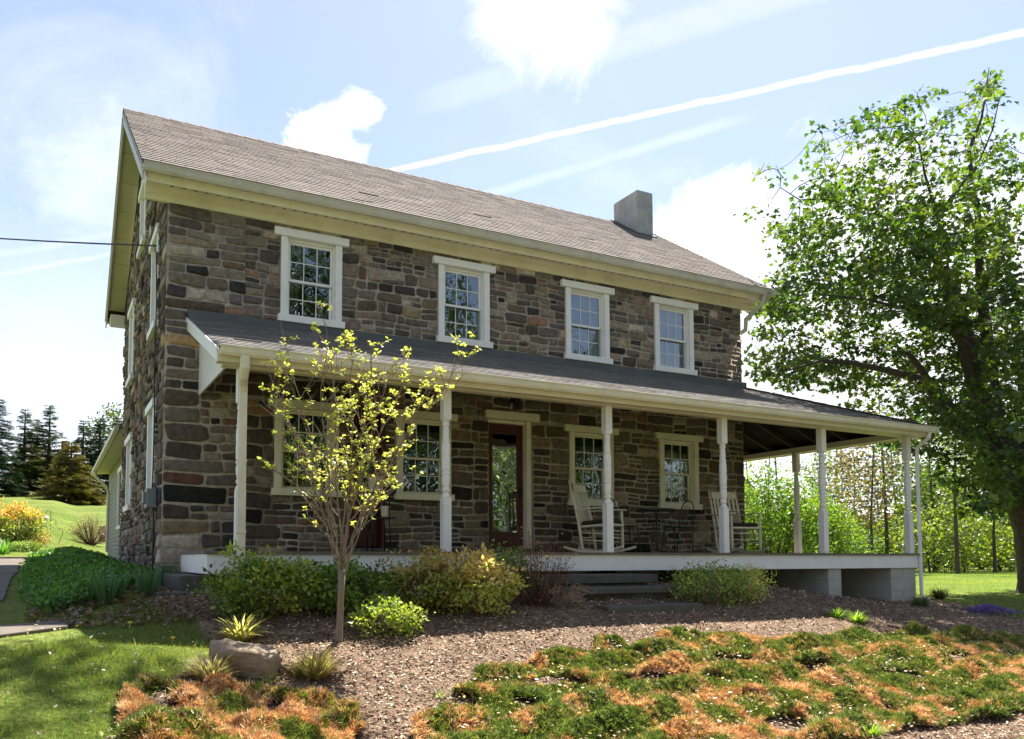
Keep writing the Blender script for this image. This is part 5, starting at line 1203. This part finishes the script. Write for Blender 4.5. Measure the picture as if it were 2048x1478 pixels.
skel = [([tb - np.array([0, 0, .2])] + T3([(2088, 1120), (2074, 1050), (2046, 985), (2012, 920), (1988, 870), (1965, 800), (1945, 720), (1925, 660), (1908, 600), (1893, 555)]) + T3([(1893, 555), (1868, 510), (1835, 492)], -.4)[1:], .54, .06),
        (T3([(2000, 920), (1992, 860), (1985, 790), (1977, 700), (1966, 610), (1958, 520), (1957, 440), (1944, 365), (1938, 300), (1962, 240), (1972, 190), (1978, 135)], .8), .19, .008),
        (T3([(2010, 935), (1958, 878), (1905, 845), (1870, 790), (1835, 756), (1762, 738), (1700, 725), (1640, 722), (1580, 740)], -1.6), .18, .02),
        (T3([(1945, 872), (1900, 812), (1860, 765), (1830, 722), (1815, 706)], -.5), .11, .05),
        (T3([(1835, 492), (1790, 455), (1745, 420), (1690, 405), (1640, 398), (1600, 400), (1560, 375)], -.9), .06, .008),
        (T3([(1893, 555), (1890, 480), (1868, 410), (1850, 350), (1838, 290), (1810, 250)], .4), .07, .012),
        (T3([(1885, 420), (1925, 366), (1955, 330), (1985, 260), (1998, 200)], .3), .05, .01),
        (T3([(2020, 960), (2060, 880), (2110, 800), (2170, 700), (2200, 560), (2190, 430)], .8), .30, .04),
        (T3([(2060, 880), (2160, 830), (2270, 790), (2380, 780)], -1), .16, .03),
        (T3([(1960, 780), (1940, 700), (1900, 660), (1820, 620), (1740, 600), (1660, 590)], -2.4), .10, .012),
        (T3([(1966, 610), (2010, 560), (2060, 540), (2120, 480)], -1), .08, .02)]
outl = np.array([(1485, 430), (1500, 350), (1560, 295), (1610, 275), (1640, 240), (1700, 235), (1735, 210), (1770, 205), (1812, 182), (1860, 166), (1900, 180), (1925, 132), (1980, 122), (2008, 190), (1990, 235), (1975, 290), (2000, 330), (2030, 262), (2060, 330), (2150, 300), (2300, 380), (2420, 560), (2460, 760), (2300, 930), (2110, 960), (2050, 900), (2030, 1010), (1960, 1030), (1925, 985), (1880, 935), (1830, 905), (1760, 890), (1730, 830), (1690, 790), (1620, 770), (1540, 790), (1490, 740), (1500, 660), (1492, 600), (1540, 560), (1560, 500)])
at_ = []
while len(at_) < 6800:
    u, v = rsm.uniform(1480, 2470), rsm.uniform(110, 1050)
    if not inpoly(outl, np.array([u]), np.array([v]))[0]: continue
    if v < 420 and rsm.uniform() < .15: continue
    if fbm(u / 55., v / 38., 1.0, 3) < -.34 - .25 * (v > 560): continue
    if u > 2060 and rsm.uniform() < .55: continue
    w = 3.4 * math.sqrt(max(.06, 1 - ((u - 2020) / 560) ** 2)) * (.55 + .45 * min(1, (v - 100) / 500))
    dd_ = rsm.uniform(-1, 1) * w
    if v > 640 and u < 1960: dd_ = abs(dd_) * .7 + .1
    at_.append(P(u, v, DM + dd_))
nodes, par, fixed = colonize(skel, np.array(at_), D=.24, di=3.6, dk=.30, iters=72, seed=2)
root = empty('maple_tree', tuple(tb)); mb = MB(); nodes_l = nodes - tb
# root flare
mb.tube([np.array([-.02, 0, -.35]), np.array([0, 0, .0]), np.array([0, 0, .35]), np.array([-.05, 0, .8])], [.76, .60, .54, .50], 16, cap=False)
rad, chn = branch_mesh(mb, nodes_l, par, fixed, rtip=.0042, expn=2.2)
mb.build('trunk', M['bark'], root, smooth=True, recalc=False)
MG = [(.048, .10, .013), (.075, .135, .017), (.032, .07, .011), (.12, .17, .024)]
rsm = np.random.RandomState(5)
hz = nodes_l[:, 2]; tw = np.nonzero(rad < .0135)[0]
cn_ = np.array([mn.noise((p[0] * 1.5, p[1] * 1.5, p[2] * 2.6)) + .5 * mn.noise((p[0] * .7 + 5, p[1] * .7, p[2] * 1.1)) for p in nodes_l[tw]])
tw = tw[(rsm.uniform(size=len(tw)) < np.where(hz[tw] > 8.5, .62, .96)) & (cn_ > np.where(hz[tw] > 8.6, .0, np.where(hz[tw] > 6.5, -.14, -.08)))]
den = np.where(hz[tw] > 7.2, 13, 19)
k = np.repeat(tw, den); n = len(k); o = rsm.normal(size=(n, 3)) * .095 * np.array([1.2, 1.2, .5]); p = nodes_l[k] + o; p[:, 2] -= .06
tp = np.array([P(u, v, DM - .6) for u, v in [(1960, 960), (1985, 990), (2010, 960), (1975, 905), (2020, 1000), (1995, 1020), (1950, 930), (2015, 870), (1990, 850), (2030, 920), (2000, 940), (1980, 930)]]) - tb
tp = tp + rsm.normal(size=tp.shape) * .16; k2 = np.repeat(np.arange(len(tp)), 26); o2 = rsm.normal(size=(len(k2), 3)) * .15
a = unitn(o) + rsm.normal(size=(n, 3)) * .4; a[:, 2] -= .3
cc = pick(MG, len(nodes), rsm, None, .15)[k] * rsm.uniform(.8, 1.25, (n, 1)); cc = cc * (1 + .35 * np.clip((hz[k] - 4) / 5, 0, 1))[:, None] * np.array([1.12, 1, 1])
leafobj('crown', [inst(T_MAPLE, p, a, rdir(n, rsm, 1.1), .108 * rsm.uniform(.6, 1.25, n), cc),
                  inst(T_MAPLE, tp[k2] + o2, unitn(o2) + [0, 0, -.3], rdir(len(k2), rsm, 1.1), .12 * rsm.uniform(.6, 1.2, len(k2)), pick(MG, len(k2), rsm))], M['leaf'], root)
print('maple leaves', n, 'nodes', len(nodes))
tag(root, 'huge spreading maple with dark trunk and fresh green leaves to the right of the porch', 'tree')

# ------------------------------------------------------------------ archetype trees for the distance
def decid(name, h, cw, seed, cols, lsize=.16, nat=420, per=9, r0=.16, clear=.25, tpl=T_OVAL, D=.5, spread=.24, top=1.0, barkm='bark', trunks=1, sparse=False):
    rs_ = np.random.RandomState(seed); sk = []
    for t_ in range(trunks):
        a_ = rs_.uniform(0, 6.28); lean = (.12 if trunks > 1 else .03) * h; off = np.array([math.cos(a_), math.sin(a_), 0]) * (.3 if trunks > 1 else 0)
        sk.append(([off * 0 + np.array([0, 0, -.3]) + off * .5, off + np.array([0, 0, h * .3]), off * 2 + np.array([math.cos(a_) * lean, math.sin(a_) * lean, h * .62]), off * 2.2 + np.array([math.cos(a_) * lean * 1.2, math.sin(a_) * lean * 1.2, h * .95])], r0, r0 * .12))
    A = []
    while len(A) < nat:
        q = rs_.uniform(-1, 1, 3)
        if np.linalg.norm(q) > 1: continue
        z = clear * h + (q[2] * .5 + .5) * h * (1 - clear) * top; w = cw * (.55 + .45 * math.sin(math.pi * min(1, (z / h - clear) / (1 - clear) * .85 + .12)))
        if sparse and fbm(q[0] * 3, q[2] * 3 + q[1] * 2, 1.2, seed) < -.1: continue
        A.append((q[0] * w, q[1] * w, z))
    nd, pr2, fx = colonize(sk, np.array(A), D=D, di=3.5, dk=D * 1.3, iters=26, seed=seed)
    root = empty(name, (0, 0, 0)); mb = MB(); rd_, c2 = branch_mesh(mb, nd, pr2, fx, rtip=.012, expn=2.3); mb.build('trunk', M[barkm], root, smooth=True, recalc=False)
    if per: leafobj('crown', [put_leaves(nd, c2, rd_, rs_, per, spread, lsize, cols, tpl, .03, .1)], M['leaf'], root)
    return root
def conifer(name, h, w, seed, cols, n=2600, gap=.5, droop=.15, size=.42, base=.06, ragged=.3):
    rs_ = np.random.RandomState(seed); root = empty(name, (0, 0, 0)); mb = MB(); mb.tube([(0, 0, -.3), (0, 0, h * .5), (0, 0, h)], [w * .075, w * .05, .02], 8, cap=False)
    P_ = []; A_ = []; S_ = []; z = base * h
    while z < h * .99:
        k = rs_.randint(4, 7); t = z / h
        for j in range(k):
            th = rs_.uniform(0, 6.28); L_ = w * (1 - t) ** .8 * rs_.uniform(1 - ragged * 1.6, 1.05) + .12; dz = -droop * L_ + (.35 * L_ if t > .8 else 0)
            e_ = np.array([math.cos(th) * L_, math.sin(th) * L_, z + dz]); s_ = np.array([0, 0, z]); md_ = (s_ + e_) / 2 + np.array([0, 0, .07 * L_])
            mb.tube([s_, md_, e_], [.03 * (1 - t) + .008, .015, .004], 4, cap=False)
            m_ = max(4, int(L_ * 22))
            for i in range(m_):
                q = (i + rs_.uniform()) / m_; q = q ** .7; p = s_ * (1 - q) + e_ * q + np.array([0, 0, .25 * L_ * q * (1 - q)])
                side = rs_.choice((-1, 1)) * rs_.uniform(.5, 1.3); d = np.array([math.cos(th + side), math.sin(th + side), rs_.uniform(-.45, .15)])
                P_.append(p); A_.append(d); S_.append(size * rs_.uniform(.5, 1.15) * (.5 + .5 * (1 - t)))
        z += gap * rs_.uniform(.5, 1.0) * (1 - .45 * t)
    mb.build('trunk', M['bark'], root, smooth=True, recalc=False); n_ = len(P_)
    leafobj('crown', [inst(T_FAN, np.array(P_), np.array(A_), rdir(n_, rs_, 1.2), np.array(S_) * 1.9, pick(cols, n_, rs_))], M['needle'], root)
    return root
used = set()
def place(proto, u, v, d, s, rz, lb, cat, grp=None, sz=None, zoff=0.):
    r = ray(u, v); p = CAM + r * d; x, y = p[0], p[1]
    o = proto if proto.name not in used else copy_tree(proto)
    used.add(proto.name); o.location = (x, y, float(gh(x, y)) - .05 + zoff); o.rotation_euler = (0, 0, rz); o.scale = (s, s, sz or s); tag(o, lb, cat, grp); return o
# conifers on the far left
DKG = [(.022, .045, .018), (.03, .06, .02), (.018, .035, .018)]; CED = [(.055, .075, .02), (.075, .09, .022), (.045, .06, .02)]; GOLD = [(.16, .13, .03), (.20, .16, .035), (.10, .10, .025)]
sp = conifer('spruce_tree', 8.4, 2.9, 1, DKG, droop=.16, ragged=.42); ce = conifer('cedar_tree', 9, 3.1, 2, CED, droop=-.10, ragged=.5, gap=.6); cg = conifer('cedar_tree', 6, 3.4, 3, GOLD, droop=.10, ragged=.25, size=.5, gap=.42, base=.03)
gl = 'conifers beyond the sloping lawn'
place(ce, 45, 1005, 70, .86, 0, 'dark cedar with short trunk, second from the left edge of the lawn', 'tree', gl)
place(ce, 95, 1005, 72, .93, 2.1, 'airy olive cedar with open top left of the distant chimney', 'tree', gl)
place(ce, 70, 1005, 78, .82, 4.0, 'olive cedar behind the two cedars with bare trunks', 'tree', gl)
place(sp, -10, 1005, 66, .98, 1.0, 'tall dark spruce cut by the left edge of the photo', 'tree', gl)
place(sp, 163, 1005, 76, .92, 3.0, 'narrow dark spruce right of the distant chimney', 'tree', gl)
place(sp, 196, 1005, 72, .95, .5, 'broad dark spruce beside the annex roof', 'tree', gl, .92)
place(sp, 232, 1005, 80, 1.0, 2.5, 'dark spruce mostly behind the annex', 'tree', gl)
place(cg, 140, 1005, 66, .92, 0, 'wide low golden green cedar in front of the distant chimney', 'tree', gl, .85)
place(cg, 60, 1005, 75, .9, 2.0, 'low golden cedar behind the two bare cedar trunks', 'tree', gl, .8)
dl = decid('leafy_tree', 9, 3.2, 51, [(.10, .13, .03), (.13, .16, .04), (.08, .10, .03)], lsize=.30, per=9)
place(dl, 225, 1005, 86, 1.15, 0, 'olive leafed tree rising behind the annex roof', 'tree', 'leafy trees at the lawn edges')
# distant white house with a brick chimney between the conifers
q = P(122, 970, 95); root = empty('distant_house', tuple(q)); mb = MB(); mb.box(-3.2, 2.8, 0, 5, -3, 2.2); mb.build('wall', M['white'], root)
mb = MB(); mb.prism([(-3.5, 2.2), (2.9, 2.2), (-.1, 4.0)], -.3, 5.3, lambda p, q_, t_: (p, t_, q_)); mb.build('roof', M['flash'], root); mb = MB(); mb.box(-.1, .8, .2, .9, 3.0, 5.3); mb.build('chimney', M['brick'], root); tag(root, 'distant pale house with a red brick chimney seen between conifers', 'house')
# woodland edge on the right
Y1 = [(.26, .30, .04), (.34, .36, .06), (.20, .26, .03)]; G1 = [(.10, .16, .025), (.14, .21, .03), (.06, .11, .016)]; BR = [(.17, .12, .055), (.22, .15, .07), (.13, .11, .04)]
ta = decid('woodland_tree', 11, 3.2, 61, G1, lsize=.24, per=8, clear=.22); tb2 = decid('woodland_tree', 12, 2.6, 62, Y1, lsize=.20, per=4, clear=.3, nat=300, sparse=True)
tc2 = decid('woodland_tree', 10, 2.4, 63, BR, lsize=.24, per=7, clear=.2, nat=380, r0=.10); tdb = decid('bare_tree', 13, 2.2, 64, G1, per=0, clear=.45, nat=240, r0=.12)
bs = decid('woodland_bush', 4.2, 2.8, 65, Y1, lsize=.22, per=12, clear=.02, nat=420, r0=.06, trunks=3); bs2 = decid('woodland_bush', 4.0, 2.6, 66, G1, lsize=.22, per=12, clear=.02, nat=400, r0=.06, trunks=3)
gt_ = 'trees along the far woodland edge'; gb_ = 'bushes along the far woodland edge'
for i, (pr0, u, d, s, rz, lb) in enumerate(((ta, 1572, 46, .46, 0, 'leafy green tree seen behind the rear porch post'), (tc2, 1745, 40, .95, 1, 'bronze budding tree seen between the last two porch posts'), (tc2, 1710, 47, .8, 3, 'bronze budding tree farther back beside the bronze one'),
    (tdb, 1508, 48, .75, 0, 'bare grey trunk rising above the bush beside the house corner'), (tdb, 1538, 52, .9, 2, 'thin bare tree right of the house corner'), (tdb, 1775, 42, 1.0, 1, 'forked bare trunk left of the corner post'), (tdb, 1915, 38, .95, 4, 'tall dark straight trunk in the lawn gap right of the porch'),
    (ta, 1870, 44, .85, 2, 'leafy green tree just right of the corner downspout'), (tb2, 1960, 50, .95, 1, 'sparse yellow tree in the middle of the lawn gap'), (tb2, 1925, 56, 1.1, 4, 'tall sparse yellow tree behind the straight trunk'), (tb2, 1640, 55, .9, 0, 'sparse yellow tree behind the fifth porch post'),
    (ta, 2020, 60, 1.0, 5, 'green tree farther back near the maple trunk'), (tb2, 1990, 41, .62, 5, 'short yellow green tree with a stout trunk left of the maple'), (ta, 1660, 52, .75, 4, 'green tree between the last porch posts'), (ta, 1800, 62, 1.0, 3, 'green tree behind the corner post'),
    (tb2, 2080, 50, 1.0, 3, 'yellow tree behind the maple trunk'), (ta, 2200, 50, 1.1, 1, 'green tree beyond the right edge'), (tdb, 1560, 44, .85, 5, 'slender bare tree left of the rear porch post'))):
    place(pr0, u, 1130, d, s, rz, lb, 'tree', gt_)
for i, (pr0, u, d, s, rz, lb) in enumerate(((bs, 1865, 41, .85, 0, 'yellow green bush nearest the corner downspout'), (bs, 1935, 43, .95, 1, 'bright yellow green bush in the middle of the lawn gap'), (bs, 2000, 45, .95, 2, 'bright yellow green bush left of the maple trunk'), (bs2, 1900, 47, 1.0, 3, 'green bush behind the yellow bushes'),
    (bs2, 1700, 42, .7, 0, 'low green bush between the last two porch posts'), (bs, 1665, 44, .8, 4, 'yellow green bush beside the fifth porch post'), (bs, 1760, 46, .8, 5, 'yellow green bush behind the bronze tree'), (bs2, 1810, 44, .75, 5, 'green bush left of the corner post'), (bs2, 2060, 46, 1.0, 1, 'green bush behind the maple trunk'), (bs, 1970, 52, 1.3, 3, 'tall yellow bush at the back of the lawn gap'), (bs, 2130, 46, 1.1, 2, 'yellow bush beyond the maple trunk'), (bs2, 1620, 48, .9, 2, 'green bush behind the rear post'))):
    place(pr0, u, 1130, d, s, rz, lb, 'bush', gb_)
# dark band of wood behind everything
rsw = np.random.RandomState(9); pos = []; cols_ = []
for i in range(34000):
    u = rsw.uniform(1400, 2500); d = rsw.uniform(62, 78); r = ray(u, 1130); x, y = (CAM + r * d)[:2]; hh_ = 4.9 + 1.3 * math.sin(u * .031) + 1.5 * math.sin(u * .013 + 2)
    pos.append((x, y, gh(x, y) + hh_ * rsw.uniform(0, 1)))
pos = np.array(pos); n = len(pos); tag(leafobj('distant_wood', [inst(T_OVAL, pos, rdir(n, rsw), rdir(n, rsw), rsw.uniform(.4, .95, n), pick([(.07, .10, .03), (.11, .14, .035), (.04, .06, .02), (.14, .12, .05)], n, rsw))], M['leaf']), kind='stuff')
# the two bright bushes right behind the porch
for i, (u, d, rx, h, sd, lb, cl) in enumerate(((1540, 21, 1.45, 2.75, 71, 'big bright green bush right behind the house corner', [(.17, .26, .03), (.24, .33, .045), (.10, .18, .02)]), (1630, 23, 1.15, 2.35, 72, 'bright green bush behind the rear porch post', [(.20, .28, .035), (.15, .24, .03)]))):
    r = ray(u, 1115); p = CAM + r * d; tag(bush('garden_bush', (p[0], p[1], float(gh(p[0], p[1]))), rx, rx * .9, h, 11000, .085, cl, seed=sd, twigs=90, tmat='bark', tr=.014, clump=170), lb, 'bush')
# trees and hedge across the road, mirrored in the window glass
rt = decid('roadside_tree', 15, 5.0, 81, [(.05, .08, .02), (.07, .10, .025), (.035, .055, .018)], lsize=.32, per=26, clear=.08, nat=460, r0=.3, D=.7, spread=.5)
rt2 = decid('roadside_tree', 11, 4.2, 82, [(.13, .17, .03), (.17, .2, .04), (.07, .1, .02)], lsize=.3, per=24, clear=.05, nat=380, r0=.25, D=.7, spread=.5)
k = 0
for x, y, s, pr0 in ((-6, -27, 1.0, rt), (2, -30, 1.15, rt), (9, -27, .95, rt2), (15, -31, 1.45, rt), (10, -34, 1.4, rt), (22, -27, .95, rt2), (30, -31, 1.1, rt), (39, -30, .9, rt2), (12, -38, 1.3, rt), (27, -40, 1.3, rt), (48, -34, 1.1, rt), (-14, -32, 1.0, rt2)):
    o = pr0 if pr0.name not in used else copy_tree(pr0); used.add(pr0.name); o.location = (x, y, -1.75); o.rotation_euler = (0, 0, k * 1.3); o.scale = (s, s, s); k += 1
    tag(o, 'leafy tree across the road, seen only as a reflection in the window glass', 'tree', 'roadside trees reflected in the windows')

# unseen tree added off to the left, its limb shaped to shade the lawn
rt_ = np.random.RandomState(91); A = []
while len(A) < 650:
    q = rt_.uniform(-1, 1, 3)
    if np.linalg.norm(q) > 1: continue
    c_, r_3 = ((np.array([4.4, 1.55, 13.8]), np.array([1.8, .95, 1.1])) if rt_.uniform() < .55 else (np.array([-4.2, .6, 11.]), np.array([3.2, 2.6, 2.6])))
    A.append(c_ + q * r_3)
nd, pr2, fx = colonize([([np.array([-6.2, 1.4, -.6]), np.array([-6.0, 1.2, 4.5]), np.array([-5.2, 1.0, 8.0]), np.array([-4.0, .8, 11.5])], .42, .08), ([np.array([-5.2, 1.0, 8.0]), np.array([-2.5, .9, 11.2]), np.array([.8, 1.3, 12.8]), np.array([4.3, 1.9, 13.6])], .2, .05)], np.array(A), D=.35, di=3, dk=.45, iters=26, seed=9)
root = empty('maple_tree', (-6.2, 1.4, -.6)); off_ = np.array([-6.2, 1.4, -.6]); mb = MB(); rd_, c2 = branch_mesh(mb, nd - off_, pr2, fx, rtip=.008); mb.build('trunk', M['bark'], root, smooth=True, recalc=False)
leafobj('crown', [put_leaves(nd - off_, c2, rd_, rt_, 8, .2, .15, MG, T_MAPLE, .025)], M['leaf'], root)
tag(root, 'tall unseen maple added beyond the left edge to shade the near lawn', 'tree')
